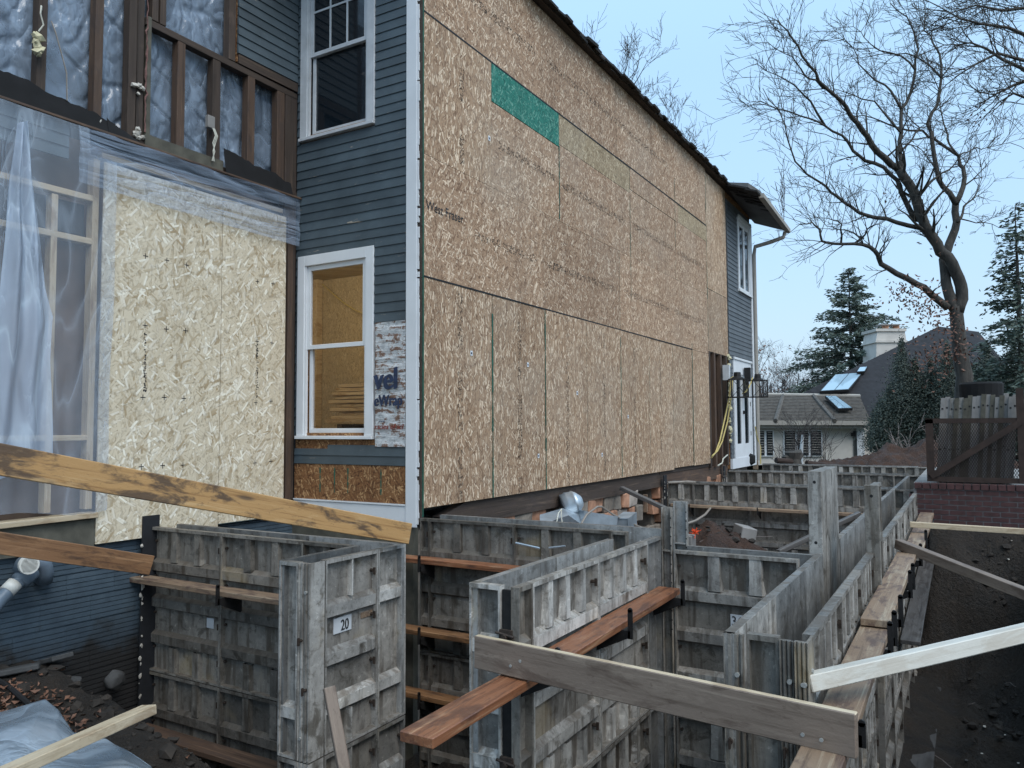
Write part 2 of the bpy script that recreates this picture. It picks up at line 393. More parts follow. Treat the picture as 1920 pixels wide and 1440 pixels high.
M['w_new'] = m_wood('new_pale_lumber', (.34, .255, .155), (.50, .40, .27), (.64, .54, .40), .6, .5, (.22, .13, .065))
M['w_white'] = m_wood('painted_white_lumber', (.46, .43, .37), (.58, .56, .50), (.66, .64, .59), .6, .3, (.34, .26, .18))
M['w_dkgrey'] = m_wood('dark_wet_plank', (.040, .038, .038), (.085, .081, .079), (.15, .145, .14), .5, .5, (.03, .025, .022), .15)
M['soil'] = m_soil('dark_soil', (.008, .006, .0045), (.044, .031, .021))
M['soil_red'] = m_soil('rust_soil', (.030, .015, .010), (.11, .056, .036), 3)
M['grass'] = m_plain('lawn', (.05, .055, .03), .9, .3, 2)
M['clod'] = m_plain('soil_clod', (.022, .017, .013), .9, .5, 9)
M['stone'] = m_plain('grey_stone', (.05, .05, .05), .85, .4, 8, bump=.5)
M['block'] = m_plain('blue_painted_block', (.056, .080, .104), .5, .3, 4)
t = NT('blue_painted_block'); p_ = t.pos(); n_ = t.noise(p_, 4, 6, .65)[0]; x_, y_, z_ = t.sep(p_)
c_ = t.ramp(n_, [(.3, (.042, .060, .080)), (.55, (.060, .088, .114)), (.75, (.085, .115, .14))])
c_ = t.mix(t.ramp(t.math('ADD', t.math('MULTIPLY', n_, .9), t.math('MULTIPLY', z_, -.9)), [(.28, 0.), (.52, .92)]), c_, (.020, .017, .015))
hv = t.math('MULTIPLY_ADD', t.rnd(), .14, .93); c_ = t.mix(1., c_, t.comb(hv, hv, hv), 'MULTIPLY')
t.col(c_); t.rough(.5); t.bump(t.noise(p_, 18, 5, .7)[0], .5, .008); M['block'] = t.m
M['mortar'] = m_plain('rubble_mortar', (.20, .17, .14), .95, .3, 12, bump=.5)
M['brick_or'] = m_plain('orange_rubble_brick', (.40, .21, .13), .9, .4, 7, bump=.6)
M['brick_gr'] = m_plain('grey_rubble_stone', (.34, .29, .25), .9, .4, 7, bump=.6)
M['brick_red'] = m_plain('maroon_brick', (.062, .026, .025), .85, .35, 14)
M['mortar_dk'] = m_plain('grey_mortar', (.20, .185, .18), .9, .2, 12)
M['conc'] = m_plain('concrete', (.22, .21, .20), .85, .2, 4, bump=.3)
M['conc_dk'] = m_plain('damp_concrete', (.085, .08, .062), .85, .35, 7, bump=.4)
M['plastic'] = m_plastic('clear_sheeting', (.44, .51, .60), .30, .26, 1.5, 0, (1.7, 1, .45), .06)
M['plastic_hi'] = m_plastic('cloudy_sheeting', (.29, .37, .48), .52, .16, 2.6, 0, (1.1, 1, .6), .08)
M['plastic_thick'] = m_plastic('layered_sheeting', (.46, .55, .68), .50, .28, 2.2, 0, (2.4, 1, .40), .08)
M['plastic_fold'] = m_plastic('folded_sheeting', (.36, .45, .58), .34, .22, 1.9, 0, (.5, 1, 3.8), .09)
M['tarp'] = m_plastic('silver_tarp', (.24, .29, .34), 1.0, .26, 2.0, 0, (1, .6, 1), .12)
M['glass'] = m_glass('window_glass', (.01, .013, .016), .12)
M['glass_dk'] = m_glass('dark_window_glass', (.010, .016, .022), .72, .06)
M['glass_sky'] = m_glass('sky_painted_glass', (.30, .42, .5), 1.0, .02)  # opaque pane, sky reflection put into the pale blue base colour
M['room'] = m_osb('interior_board', (.34, .27, .17), (.42, .34, .22), (.48, .40, .27), 'vert', dust=(.36, .29, .19))
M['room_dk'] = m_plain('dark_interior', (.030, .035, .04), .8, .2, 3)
M['room_br'] = m_plain('brown_board', (.15, .10, .072), .8, .25, 5)
M['pvc'] = m_plain('slate_painted_pvc', (.13, .17, .215), .4, .12, 6, bump=0)
M['pvc_w'] = m_plain('white_pvc', (.62, .62, .58), .4, .1, 6, bump=0)
M['galv'] = m_plain('galvanised_duct', (.44, .50, .55), .38, .25, 5, .6, bump=.1)
M['shingle'] = m_plain('wet_dark_shingle', (.014, .013, .013), .8, .5, 9, bump=.6)
M['shingle_gr'] = m_plain('grey_brown_shingle', (.085, .076, .066), .9, .4, 5, bump=.4)
M['shingle_dk'] = m_plain('charcoal_shingle', (.016, .016, .019), .95, .4, 3, bump=.4)
M['stucco'] = m_plain('cream_stucco', (.52, .49, .45), .9, .08, 2)
M['stucco_w'] = m_plain('pale_stucco', (.50, .47, .43), .9, .1, 2)
M['fascia'] = m_plain('beige_fascia', (.30, .28, .25), .7, .1, 3)
M['soffit'] = m_plain('grey_soffit', (.11, .11, .11), .8, .2, 4)
M['rust'] = m_plain('rust_brown_steel', (.036, .022, .017), .85, .35, 9, .1, bump=.3)
M['cord_y'] = m_plain('yellow_cord', (.45, .36, .13), .6, .1, 9, bump=0)
M['cord_g'] = m_plain('grey_cable', (.24, .21, .18), .6, .2, 9, bump=0)
M['cord_w'] = m_plain('white_wire', (.5, .49, .42), .6, .2, 9, bump=0)
M['pink'] = m_plain('pink_insulation', (.16, .085, .075), .95, .3, 25, bump=.6)
M['cream'] = m_plain('cream_foam', (.52, .48, .32), .9, .2, 20, bump=.6)
M['ink_b'] = m_plain('blue_ink', (.018, .032, .075), .7, .4, 20, bump=0)
M['ink_k'] = m_plain('black_ink', (.02, .02, .022), .7, .3, 20, bump=0)
M['ink_br'] = m_plain('faded_print', (.10, .07, .05), .8, .3, 20, bump=0)
M['ink_r'] = m_plain('red_ink', (.20, .03, .02), .7, .3, 20, bump=0)
M['orange'] = m_plain('orange_marker', (.8, .09, .02), .6, .1, 9, bump=0)
M['bark'] = m_bark('oak_bark', (.022, .020, .018), (.085, .076, .066))
M['twig'] = m_bark('twig_bark', (.026, .022, .022), (.07, .060, .056))
M['twig_pale'] = m_bark('pale_twig', (.15, .12, .11), (.30, .26, .24))
M['lf_brown'] = m_leaf('dry_oak_leaf', (.06, .026, .015), (.15, .065, .038))
M['lf_spruce'] = m_leaf('spruce_needle', (.040, .060, .048), (.095, .125, .10))  # needle green lightened to paint in distant haze
M['lf_yew'] = m_leaf('yew_needle', (.014, .021, .014), (.040, .052, .036))
M['lf_red'] = m_leaf('fallen_leaf', (.05, .022, .012), (.15, .07, .04))
# housewrap: printed white sheet, torn to rust-brown
t = NT('housewrap'); p_ = t.pos(); x_, y_, z_ = t.sep(p_)
n_ = t.noise(p_, 14, 6, .7, .6)[0]; s_ = t.noise(t.mapg(p_, (3, 3, 30)), 1.2, 5, .6)[0]
c_ = t.ramp(n_, [(.3, (.30, .32, .34)), (.5, (.58, .60, .61)), (.7, (.70, .71, .71))])
c_ = t.mix(t.ramp(t.math('MULTIPLY', n_, t.math('MULTIPLY', s_, 2)), [(.50, 0.), (.60, .95)]), c_, (.16, .078, .045))
t.col(c_); t.rough(.5); t.bump(t.math('ADD', n_, s_), .8, .02); M['wrap'] = t.m
# ------------------------------------------------------------------ ground
def sst(a, b, x):
    t = max(0., min(1., (x - a) / (b - a))); return t * t * (3 - 2 * t)
def soil_noise(x, y):
    return (noise.noise((x * .9, y * .9, 3)) * .16 + noise.noise((x * 2.7, y * 2.7, 8)) * .13 + noise.noise((x * 7, y * 7, 1)) * .07)
def ground_z(x, y):
    r = math.hypot(x, y)
    g = .32 - .95 * sst(22, 38, r)
    n = soil_noise(x, y)
    # excavation
    right = sst(-.95, -.30, y + .18 * noise.noise((x * .8, 0, 5)))
    left = 1 - sst(4.75, 4.95, y) if x > 5.4 else 1 - sst(6.6, 6.8, y)
    near = sst(1.0, 2.4, x)
    far = 1 - sst(17.5, 19.5, x) if y > .6 else 1 - sst(11.4, 12.75, x - .5 * (y - .2) * 0)
    pit = right * left * near * far
    z = g * (1 - pit) + (-1.56) * pit
    if .18 < y < .95 and x < 11: n = n * .25 - .03
    z += n * (.3 + .7 * min(1, pit * 1.2)) * (1 if r < 30 else .3)
    # rising ramp of soil at the far end of the right trench
    if y < .62 and x > 9.5:
        z += 1.35 * sst(10.2 - 1.2 * sst(-.3, .6, -y), 12.6, x) * pit * right * (.6 + n * 2)
    # heap left by the blue wall
    hp = (1 - sst(3.35, 4.15, x + .25 * noise.noise((y * 1.2, 0, 2)))) * sst(3.3, 4.6, y + .3 * noise.noise((x, 4, 1)))
    z = z * (1 - hp) + (-.26 + .27 * sst(5.2, 6.2, y) + n * .5) * hp
    # heap inside the foundation, behind the middle walls
    d2 = ((x - 9.9) / 1.9) ** 2 + ((y - 2.9) / 1.25) ** 2
    z = max(z, -1.5 + 1.86 * math.exp(-d2 * .6) + n * 1.6)
    d3 = ((x - 14.9) / 1.6) ** 2 + ((y - 3.4) / 1.2) ** 2
    z = max(z, -1.5 + 1.6 * math.exp(-d3) + n)
    return z
def axis(a, b, st, far):
    v = [a + st * i for i in range(int((b - a) / st) + 1)]
    s, q = st, v[-1]
    while q < far: s *= 1.35; q += s; v.append(q)
    s, q = st, v[0]; pre = []
    while q > -far: s *= 1.35; q -= s; pre.append(q)
    return pre[::-1] + v
gx = axis(-1, 21, .10, 500); gy = axis(-2.2, 7.4, .10, 500)
mb = MB(); mb.sm = True
for y in gy:
    for x in gx: mb.v.append((x, y, ground_z(x, y)))
nx = len(gx)
for j in range(len(gy) - 1):
    for i in range(nx - 1): a = j * nx + i; mb.f.append((a, a + 1, a + nx + 1, a + nx))
g = mb.build('ground', M['soil'], None, Matrix.Identity(4)); g['kind'] = 'structure'
g.data.materials.append(M['grass']); g.data.materials.append(M['soil_red'])
for p in g.data.polygons:
    c = p.center; r = math.hypot(c.x, c.y)
    if r > 26 or c.y > 9 or c.y < -6: p.material_index = 1
    elif c.x > 8.3 and 1.2 < c.y < 4.6 and c.z > -.9: p.material_index = 2
# reddish spoil heap beyond the forms
mb = MB(); mb.sm = True
pc = at(1665, 872, 25)
def heap(u, v):
    a = (u - .5) * 9.5; b = (v - .5) * 6
    q = pc + RH * a + FH * b
    e = max(0, 1 - (a / 4.75) ** 2) * max(0, 1 - (b / 3) ** 2)
    h = e * (.62 + .62 * sst(-2.0, 3.4, a)) * 1.25 * (1 + .35 * noise.noise((a * 1.2, b * 1.2, 4))) + .2 * noise.noise((a * 4, b * 4, 1)) * min(1, e * 4)
    return (q.x, q.y, -.15 + h)
mb.grid(heap, 90, 60); o = mb.build('soil_mound', M['soil_red'], None); o['kind'] = 'structure'

# clods, stones and scraps in the trench and pit
def scatter(name, mat, n, fn, r0, r1, lift=.2):
    mb = MB()
    for _ in range(n):
        x, y = fn(); r = r0 + (r1 - r0) * random.random() ** 4
        mb.ico((x, y, ground_z(x, y) + r * lift), r, (1, 1, .7), .35)
    o = mb.build(name, mat, None, Matrix.Identity(4)); o['kind'] = 'stuff'; return o
def rnd_right(): return random.uniform(3, 13), random.uniform(-1.6, .12)
def rnd_left(): return random.uniform(2.0, 4.2), random.uniform(3.6, 6.2)
def rnd_mid(): return random.uniform(8.2, 12.6), random.uniform(1.3, 4.2)
scatter('soil_clods', M['clod'], 3200, lambda: random.choice((rnd_right, rnd_right, rnd_left, rnd_mid))(), .008, .065, .05)
scatter('pebbles', M['stone'], 60, lambda: random.choice((rnd_right, rnd_left))(), .006, .022)
mb = MB()
for _ in range(520):
    if random.random() < .93:
        x = random.gauss(2.95, .16); y = random.gauss(5.5, .22)
    else: x, y = rnd_left()
    z = ground_z(x, y) + .012; a = random.uniform(0, 6.3); s = random.uniform(.014, .034)
    ca, sa = math.cos(a) * s, math.sin(a) * s
    k = random.uniform(-.02, .03)
    mb.quad((x - ca, y - sa, z + k), (x + sa * .5, y - ca * .5, z), (x + ca, y + sa, z + abs(k)), (x - sa * .5, y + ca * .5, z + .012))
o = mb.build('fallen_leaves', M['lf_red'], None, Matrix.Identity(4)); o['kind'] = 'stuff'
mb = MB()
for _ in range(34):
    x, y = random.choice((rnd_right, rnd_right, rnd_mid))(); s = random.uniform(.006, .018); mb.ico((x, y, ground_z(x, y) + .02), s, (1.6, 1, .5), .4)
o = mb.build('foam_scraps', M['foamw'], None, Matrix.Identity(4)); o['kind'] = 'stuff'
mb = MB()
for _ in range(45):
    x, y = random.choice((rnd_right, rnd_mid))(); z = ground_z(x, y) + .02
    p = Vector((x, y, z)); pts = [p]
    d = Vector((random.uniform(-1, 1), random.uniform(-1, 1), .15)).normalized()
    for k in range(5):
        d = (d + Vector((random.uniform(-.5, .5), random.uniform(-.5, .5), random.uniform(-.35, .25)))).normalized(); pts.append(pts[-1] + d * random.uniform(.04, .1))
    mb.tube(pts, .0035, 4)
o = mb.build('exposed_roots', M['twig_pale'], None, Matrix.Identity(4)); o['kind'] = 'stuff'

# ------------------------------------------------------------------ house
YW, XC, Y2 = 4.49, 5.98, 6.177
house = thing('house', 'two storey house under renovation with new oriented strand board side and slate blue clapboards', 'house', (6, 4.5, .8))
H = house
def sheet_y(x0, x1, z0, z1, mat, y=YW, t=.012, edge=True, name='osb_sheet'):
    mb = MB().box((x0, y, z0), (x1, y + t, z1)); o = mb.build(name, M[mat], H)
    if edge:
        o.data.materials.append(M['green'])
        for p in o.data.polygons:
            if abs(p.normal.x) > .5 or (abs(p.normal.z) > .5): p.material_index = 1
    return o
G = .009
osb = []
lower = [6.0, 7.256, 8.50, 9.72, 10.94, 12.16, 13.36, 14.50]
for i in range(len(lower) - 1):
    b = .982 if lower[i] < 12.5 else 1.01
    yy = YW + random.uniform(-.003, .003); tight = i in (3, 4, 5)
    osb.append(sheet_y(lower[i] + (0 if tight else G / 2), lower[i + 1] - (.002 if tight else G / 2), b, 3.205, 'osb_v', yy))
osb.append(sheet_y(14.515, 15.60, 1.0, 3.21, 'osb_v'))
for x0, x1, z0, z1, m_ in ((6.0, 8.44, 3.222, 4.42, 'osb_r'), (8.443, 10.94, 3.222, 4.42, 'osb_r'), (10.943, 13.36, 3.222, 4.42, 'osb_r'), (13.363, 15.60, 3.216, 4.42, 'osb_r'),
                           (6.0, 7.25, 4.424, 5.845, 'osb_v'), (7.254, 8.92, 4.424, 5.40, 'osb_r'), (8.93, 11.40, 4.424, 5.44, 'osb_r'), (11.405, 13.62, 4.424, 5.50, 'osb_r'), (13.625, 15.60, 4.424, 5.52, 'osb_r'),
                           (7.256, 8.925, 5.408, 5.845, 'osb_green'), (8.935, 11.40, 5.446, 5.85, 'osb_tan'), (11.406, 13.80, 5.506, 5.86, 'osb_r'), (13.805, 15.60, 5.524, 5.86, 'osb_tan'),
                           (6.0, 8.44, 5.862, 7.04, 'osb_r'), (8.443, 10.88, 5.866, 7.04, 'osb_r'), (10.883, 13.32, 5.87, 7.04, 'osb_r'), (13.323, 15.60, 5.875, 7.04, 'osb_r')):
    osb.append(sheet_y(x0, x1, z0, z1, m_, YW + random.uniform(-.002, .002)))
sheet_y(15.625, 17.2, 4.58, 7.0, 'osb_v', YW + .02); sheet_y(15.625, 17.2, 3.28, 4.57, 'osb_v', YW + .02)
# wall core just behind the sheets
mb = MB()
for a, b, c, d in ((6.0, 15.7, 1.0, 7.05), (15.7, 17.24, 3.26, 7.05)): mb.box((a, YW + .035, c), (b, YW + .12, d))
mb.build('wall_core', M['brown'], H)
# printed marks on the sheets
def dashes(name, mat, fn, n, s, parent, jit=.02):
    mb = MB()
    for _ in range(n):
        a, b = fn(); w = random.uniform(.2, 1) * s; h = random.uniform(.15, .5) * s
        if random.random() < .5: w, h = h, w
        mb.quad((a - w, YW - .0045, b - h), (a + w, YW - .0045, b - h), (a + w, YW - .0045, b + h), (a - w, YW - .0045, b + h))
    o = mb.build(name, M[mat], parent); o['kind'] = 'stuff'; return o
for xa, za, zb in ((6.62, 1.0, 3.15), (7.86, 1.0, 3.15), (9.11, 1.0, 3.15), (10.3, 1.1, 3.1), (11.5, 1.1, 3.1), (12.7, 1.1, 3.1), (6.66, 4.5, 5.7)):
    gaps = [random.uniform(za, zb) for _ in range(3)]
    def f(xa=xa, za=za, zb=zb, gaps=gaps):
        while True:
            z = random.uniform(za, zb)
            if all(abs(z - g_) > .09 for g_ in gaps): return xa + random.choice((-.034, -.012, .012, .03)) + random.gauss(0, .004), z
    dashes('printed_line', 'ink_br', f, int(260 * (zb - za) / 2), .011, H)
for za, xa, xb in ((3.80, 6.9, 8.3), (3.80, 8.6, 10.8), (3.82, 11.1, 13.2), (3.82, 13.5, 15.5), (4.93, 8.98, 11.2), (4.95, 11.5, 13.5), (6.4, 6.3, 8.3), (6.42, 8.6, 13.2), (4.95, 7.4, 8.8), (4.95, 13.7, 15.4)):
    def f(za=za, xa=xa, xb=xb): return random.uniform(xa, xb), za + random.choice((-.036, -.012, .012, .034)) + random.gauss(0, .004)
    dashes('printed_line', 'ink_br', f, int(130 * (xb - xa)), .0125, H)
text('printed_word', 'West Fraser', .135, mat4((6.03, YW - .0045, 3.88), (1, 0, 0), (0, 0, 1), (0, -1, 0)), M['ink_k'], H, sx=.95)
for x_, z_ in ((6.83, 2.53), (8.05, 2.49), (7.2, 4.96), (9.4, 2.2), (11.2, 1.9), (8.3, 1.4), (10.2, 1.35)):
    mb = MB().box((x_ - .022, YW - .005, z_ - .026), (x_ + .022, YW - .003, z_ + .026)); s_ = mb.build('paper_label', M['white'], H)
    MB().box((x_ - .012, YW - .0065, z_ - .012), (x_ + .010, YW - .0055, z_ + .010)).build('label_print', M['ink_b'], s_)
# green paint creeping along the sheet joints
mb = MB()
for x_, z0, z1, w_ in ((7.256, .985, 3.0, .013), (8.50, .985, 3.18, .012), (10.94, 1.0, 3.1, .011), (8.928, 4.45, 5.42, .011), (12.16, 1.1, 2.9, .004), (14.5, 1.05, 3.33, .014), (11.4, 3.7, 5.4, .006), (13.62, 5.0, 6.3, .006), (15.6, 3.3, 6.9, .012)):
    n_ = 14
    for k in range(n_):
        a = z0 + (z1 - z0) * k / n_; b = z0 + (z1 - z0) * (k + 1) / n_; w = w_ * random.uniform(.5, 1.6)
        mb.quad((x_ - w, YW - .0047, a), (x_ + w * .6, YW - .0047, a), (x_ + w * .6, YW - .0047, b), (x_ - w, YW - .0047, b))
o = mb.build('edge_paint', M['green'], H); o['kind'] = 'stuff'
mb = MB()                                                     # dark gaps along the long level joints
mb.box((6.0, YW - .0042, 3.205), (14.5, YW + .006, 3.222)); mb.box((6.0, YW - .0042, 5.845), (15.6, YW + .006, 5.863))
mb.build('level_joint', M['steel'], H)
# joint at the corner: torn sheathing edge
MB().box((5.985, YW + .0, .9), (5.999, YW + .055, 7.0)).build('sheathing_edge', M['green'], H)
MB().box((5.972, YW + .006, .85), (5.984, YW + .05, 7.0)).build('corner_stud', M['brown'], H)
mb = MB(); z = .83
while z < 7:
    h = random.uniform(.015, .09); mb.box((5.9585, YW + .038 - random.uniform(0, .014), z), (5.970, YW + .0545, z + h)); z += h + (random.uniform(.01, .05) if random.random() < .15 else .0005)
o = mb.build('torn_caulk', M['white'], H); o['kind'] = 'stuff'
# corner board, skirt
MB().box((5.955, 4.545, .80), (5.975, 4.675, 7.0)).build('corner_board', M['white'], H, bevel=.003)
MB().box((5.965, 4.68, .78), (5.99, 6.17, .995)).build('skirt_board', M['white'], H, bevel=.003)
MB().box((5.955, 4.68, .998), (5.99, 6.17, 1.012)).build('skirt_cap', M['white'], H)
# backing of the narrow wall, with two window openings
WIN = [(5.087, 6.135, 1.635, 3.58), (5.087, 6.125, 4.83, 6.85)]
mb = MB()
def nb(y0, y1, z0, z1): mb.box((5.995, y0, z0), (6.06, y1, z1))
nb(4.56, 5.16, 1.0, 7.0); nb(6.06, 6.18, 1.0, 7.0); nb(5.16, 6.06, 1.0, 1.70); nb(5.16, 6.06, 3.5, 4.9); nb(5.16, 6.06, 6.8, 7.0)
mb.build('sheathing', M['osb_red'], H)
o = MB().box((5.972, 4.68, 1.014), (5.994, 6.17, 1.376)).build('osb_strip', M['osb_red'], H)
mb = MB()
for y_ in (5.80, 5.60, 5.42, 4.99):
    for k in range(9):
        w = random.uniform(.003, .011); mb.quad((5.9713, y_ - w, 1.09 + k * .028), (5.9713, y_ + w, 1.09 + k * .028), (5.9713, y_ + w, 1.118 + k * .028), (5.9713, y_ - w, 1.118 + k * .028))
mb.build('green_mark', M['green'], o)
MB().box((5.978, 5.02, 1.50), (5.994, 6.15, 1.632)).build('osb_strip', M['osb_red'], H)
# clapboards
def clap_x(y0, y1, z, e=.0955, x=5.98, mat='siding', t=.016, t2=.005):
    mb = MB()
    mb.prism([(x + .012, z), (x - t, z), (x - t2, z + e + .012), (x + .012, z + e + .012)], y0, y1, 'y')
    # prism 'y' builds (a, c, b): a = x, b = z
    return mb.build('clapboard', M[mat], H)
z = 2.80
while z < 7.0:
    segs = [(4.68, 6.17)]
    for y0, y1, z0, z1 in WIN:
        if z + .09 > z0 and z < z1 - .005: segs = [(4.68, y0 - .004), (y1 + .004, 6.17)]
    for a, b in segs:
        if b - a > .02: clap_x(a, b, z + random.uniform(-.003, .003))
    for y0, y1, z0, z1 in WIN:
        if z < z1 - .005 and z + .0955 >= z1 - .005: clap_x(y0 - .003, y1 + .003, z1 + .003, z + .0955 - z1 + .004)
    z += .0955
for z_ in (1.38, 1.47): clap_x(4.68, 6.17 if z_ < 1.4 else 5.70, z_)
clap_x(5.70, 6.17, 1.47, .055)
z = 2.73
while z > 1.6: clap_x(6.14, 6.172, z); z -= .0955
# house wrap
mb = MB()
def wrapf(u, v):
    y = 4.682 + (5.058 - 4.682) * u; z = 1.563 + (2.795 - 1.563) * v
    r = noise.noise((y * 9, z * 22, 1)) * .006 + .004 * abs(math.sin(z * 33))
    return (5.968 - r - .004, y, z)
mb.grid(wrapf, 26, 84); mb.sm = True
wr = mb.build('house_wrap', M['wrap'], H)
XW = mat4
def wt(body, size, y, z, m_, shear=0, sx=1, bold=0):
    text('print', body, size, mat4((5.9405, y, z), (0, -1, 0), (0, 0, 1), (-1, 0, 0)), M[m_], wr, shear, sx, bold)
wt('vel', .305, 5.055, 2.13, 'ink_b', 0, .86, .012); wt('eWrap', .155, 5.055, 1.965, 'ink_b', 0, .80, .0065)
wt('racles of sci', .078, 5.055, 1.735, 'ink_r', .25, .98, .0015); wt('www.', .038, 5.0, 1.80, 'ink_b', 0, 1.0)
# sash windows in the narrow wall
def sash_window(y0, y1, z0, z1, mid, muntins, label=None, glass='glass', frame='white'):
    w = MB()
    c = .10; X = 5.955
    w.box((X, y0, z0 + .035), (5.995, y0 + c, z1)); w.box((X, y1 - c, z0 + .035), (5.995, y1, z1))
    w.box((X, y0 + c, z1 - .11), (5.995, y1 - c, z1))
    fr = w.build('window', M[frame], H, bevel=.003)
    MB().box((X - .022, y0 - .002, z0), (5.995, y1 + .002, z0 + .034)).build('sill', M[frame], fr, bevel=.003)
    MB().box((X + .012, y0 + c + .001, z0 + .0345), (6.0, y0 + c + .02, z1 - .111)).build('stop', M[frame], fr)
    MB().box((X + .012, y1 - c - .02, z0 + .0345), (6.0, y1 - c - .001, z1 - .111)).build('stop', M[frame], fr)
    a, b = y0 + c + .021, y1 - c - .021; s = .042
    def sash(za, zb, xo, bot, top):
        m_ = MB(); m_.box((xo, a, za), (xo + .035, a + s, zb)); m_.box((xo, b - s, za), (xo + .035, b, zb))
        m_.box((xo + .001, a + s, za), (xo + .035, b - s, za + bot)); m_.box((xo + .001, a + s, zb - top), (xo + .035, b - s, zb))
        m_.build('sash', M[frame], fr, bevel=.002)
        MB().box((xo + .014, a + s - .004, za + bot - .004), (xo + .019, b - s + .004, zb - top + .004)).build('pane', M[glass], fr)
    sash(mid - .02, z1 - .112, 5.985, .045, .05)
    sash(z0 + .036, mid + .03, 6.022, .075, .045)
    if muntins:
        ma, mb_ = a + s, b - s
        for k in range(1, muntins[0]):
            y = ma + (mb_ - ma) * k / muntins[0]; MB().box((5.990, y - .011, mid + .026), (5.997, y + .011, z1 - .163)).build('muntin', M[frame], fr)
        for k in range(1, muntins[1]):
            zz = mid + .025 + (z1 - .162 - mid - .025) * k / muntins[1]; MB().box((5.9895, ma, zz - .011), (5.9965, mb_, zz + .011)).build('muntin', M[frame], fr)
    return fr
sash_window(*WIN[0], 2.60, None)
sash_window(*WIN[1], 5.77, (3, 2), glass='glass_dk', frame='white_dirty')
# rooms behind the windows
def room(x0, x1, y0, y1, z0, z1, mat, name='interior_wall'):
    for a, b in (((x1, y0, z0), (x1 + .05, y1, z1)), ((x0, y1, z0), (x1, y1 + .05, z1)), ((x0, y0 - .05, z0), (x1, y0, z1)), ((x0, y0, z0 - .06), (x1, y1, z0 - .01)), ((x0, y0, z1), (x1, y1, z1 + .05))):
        MB().box(a, b).build(name, M[mat], H)
room(6.07, 8.7, 4.68, 8.6, 1.02, 4.0, 'room')
MB().box((8.58, 8.42, 1.02), (8.69, 8.52, 4.0)).build('interior_post', M['w_new'], H)
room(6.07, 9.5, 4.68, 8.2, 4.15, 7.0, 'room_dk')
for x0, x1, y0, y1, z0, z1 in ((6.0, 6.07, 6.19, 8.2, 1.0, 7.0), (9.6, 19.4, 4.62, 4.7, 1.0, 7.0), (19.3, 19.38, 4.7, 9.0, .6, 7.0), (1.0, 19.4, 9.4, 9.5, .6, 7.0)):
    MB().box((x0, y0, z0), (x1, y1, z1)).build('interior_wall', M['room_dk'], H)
# a sagging wire inside and the lit lamp of that room
mb = MB(); p0 = Vector((8.5, 8.25, 3.9)); p1 = Vector((8.5, 6.6, 3.3))
mb.tube([p0.lerp(p1, k / 10) - UP * (.22 * math.sin(math.pi * k / 10)) for k in range(11)], .008, 5)
tag(mb.build('sagging_wire', M['cord_y'], None), 'thin wire sagging across the lit room behind the lower window', 'wire')
ld = bpy.data.lights.new('room_lamp', 'POINT'); ld.energy = 55; ld.color = (1, .84, .56); ld.shadow_soft_size = .25
lo = bpy.data.objects.new('room_lamp', ld); COL.objects.link(lo); lo.location = (6.75, 7.05, 3.8)
def lumber():
    t = thing('lumber_stack', 'stack of pale sawn planks inside the lit room behind the lower window', 'lumber', (7.9, 7.0, 1.05))
    for y in (6.0, 7.0): MB().box((7.6, y, 1.02), (8.1, y + .09, 1.80)).build('bearer', M['brown'], t)
    z = 1.81; k = 0
    while z < 2.30:
        e = random.uniform(-.16, .14)
        board('plank', (7.82 + random.uniform(-.02, .02), 7.30 + e, z + .025), (7.82, 4.9, z + .025), .19, .045, M['w_new'], t); z += .052; k += 1
    return t
lumber()
# the recessed wall: upper storey stripped to studs
def stud(x0, x1, z0, z1, y=Y2, d=.09, mat='brown', name='stud'):
    return board(name, ((x0 + x1) / 2, y + d / 2, z0), ((x0 + x1) / 2 + random.uniform(-.006, .006), y + d / 2, z1), abs(x1 - x0), d, M[mat], H, (0, 1, 0), .006)
for a, b, z0, z1, m_ in ((2.62, 2.68, 4.2, 7, 'brown'), (3.24, 3.31, 4.24, 7, 'brown'), (3.70, 3.77, 4.24, 7, 'brown_red'), (4.00, 4.075, 4.24, 7, 'brown'), (4.085, 4.15, 4.24, 7, 'brown'),
                         (4.30, 4.36, 5.41, 7, 'brown'), (4.22, 4.28, 5.41, 7, 'brown'), (5.06, 5.14, 5.40, 7, 'brown'),
                         (4.49, 4.57, 4.30, 5.335, 'brown_red'), (4.88, 4.97, 4.30, 5.33, 'brown'), (5.30, 5.39, 4.27, 5.33, 'brown_red'), (5.69, 5.79, 4.25, 5.32, 'brown_red'), (5.80, 5.965, 1.0, 5.32, 'brown')):
    stud(a, b, z0, z1, mat=m_)
stud(4.175, 4.215, 4.34, 5.42, Y2 - .012, .10, 'conc_dk', 'trim_strip')
board('header', (4.16, Y2 + .045, 5.37), (5.97, Y2 + .045, 5.35), .09, .065, M['brown'], H)
board('sill_plate', (2.3, Y2 + .045, 4.27), (5.97, Y2 + .045, 4.26), .10, .06, M['brown'], H)
board('ledge_board', (2.2, Y2 - .03, 4.215), (5.97, Y2 - .03, 4.212), .10, .022, M['brown_red'], H)
MB().box((4.16, Y2 - .022, 4.245), (4.99, Y2 - .004, 4.345)).build('trim_strip', M['conc_dk'], H)
z = 5.50
while z < 7.0:
    mb = MB(); mb.prism([(Y2 + .01, z), (Y2 - .018, z), (Y2 - .005, z + .107), (Y2 + .01, z + .107)], 5.16, 5.962, 'x'); mb.build('clapboard', M['siding'], H); z += .0955
MB().box((5.16, Y2 + .011, 5.42), (5.965, Y2 + .06, 7.0)).build('sheathing', M['osb_red'], H)
MB().box((5.17, Y2 - .01, 5.40), (5.965, Y2 + .01, 5.495)).build('torn_sheathing', M['brown'], H)
z = 3.92
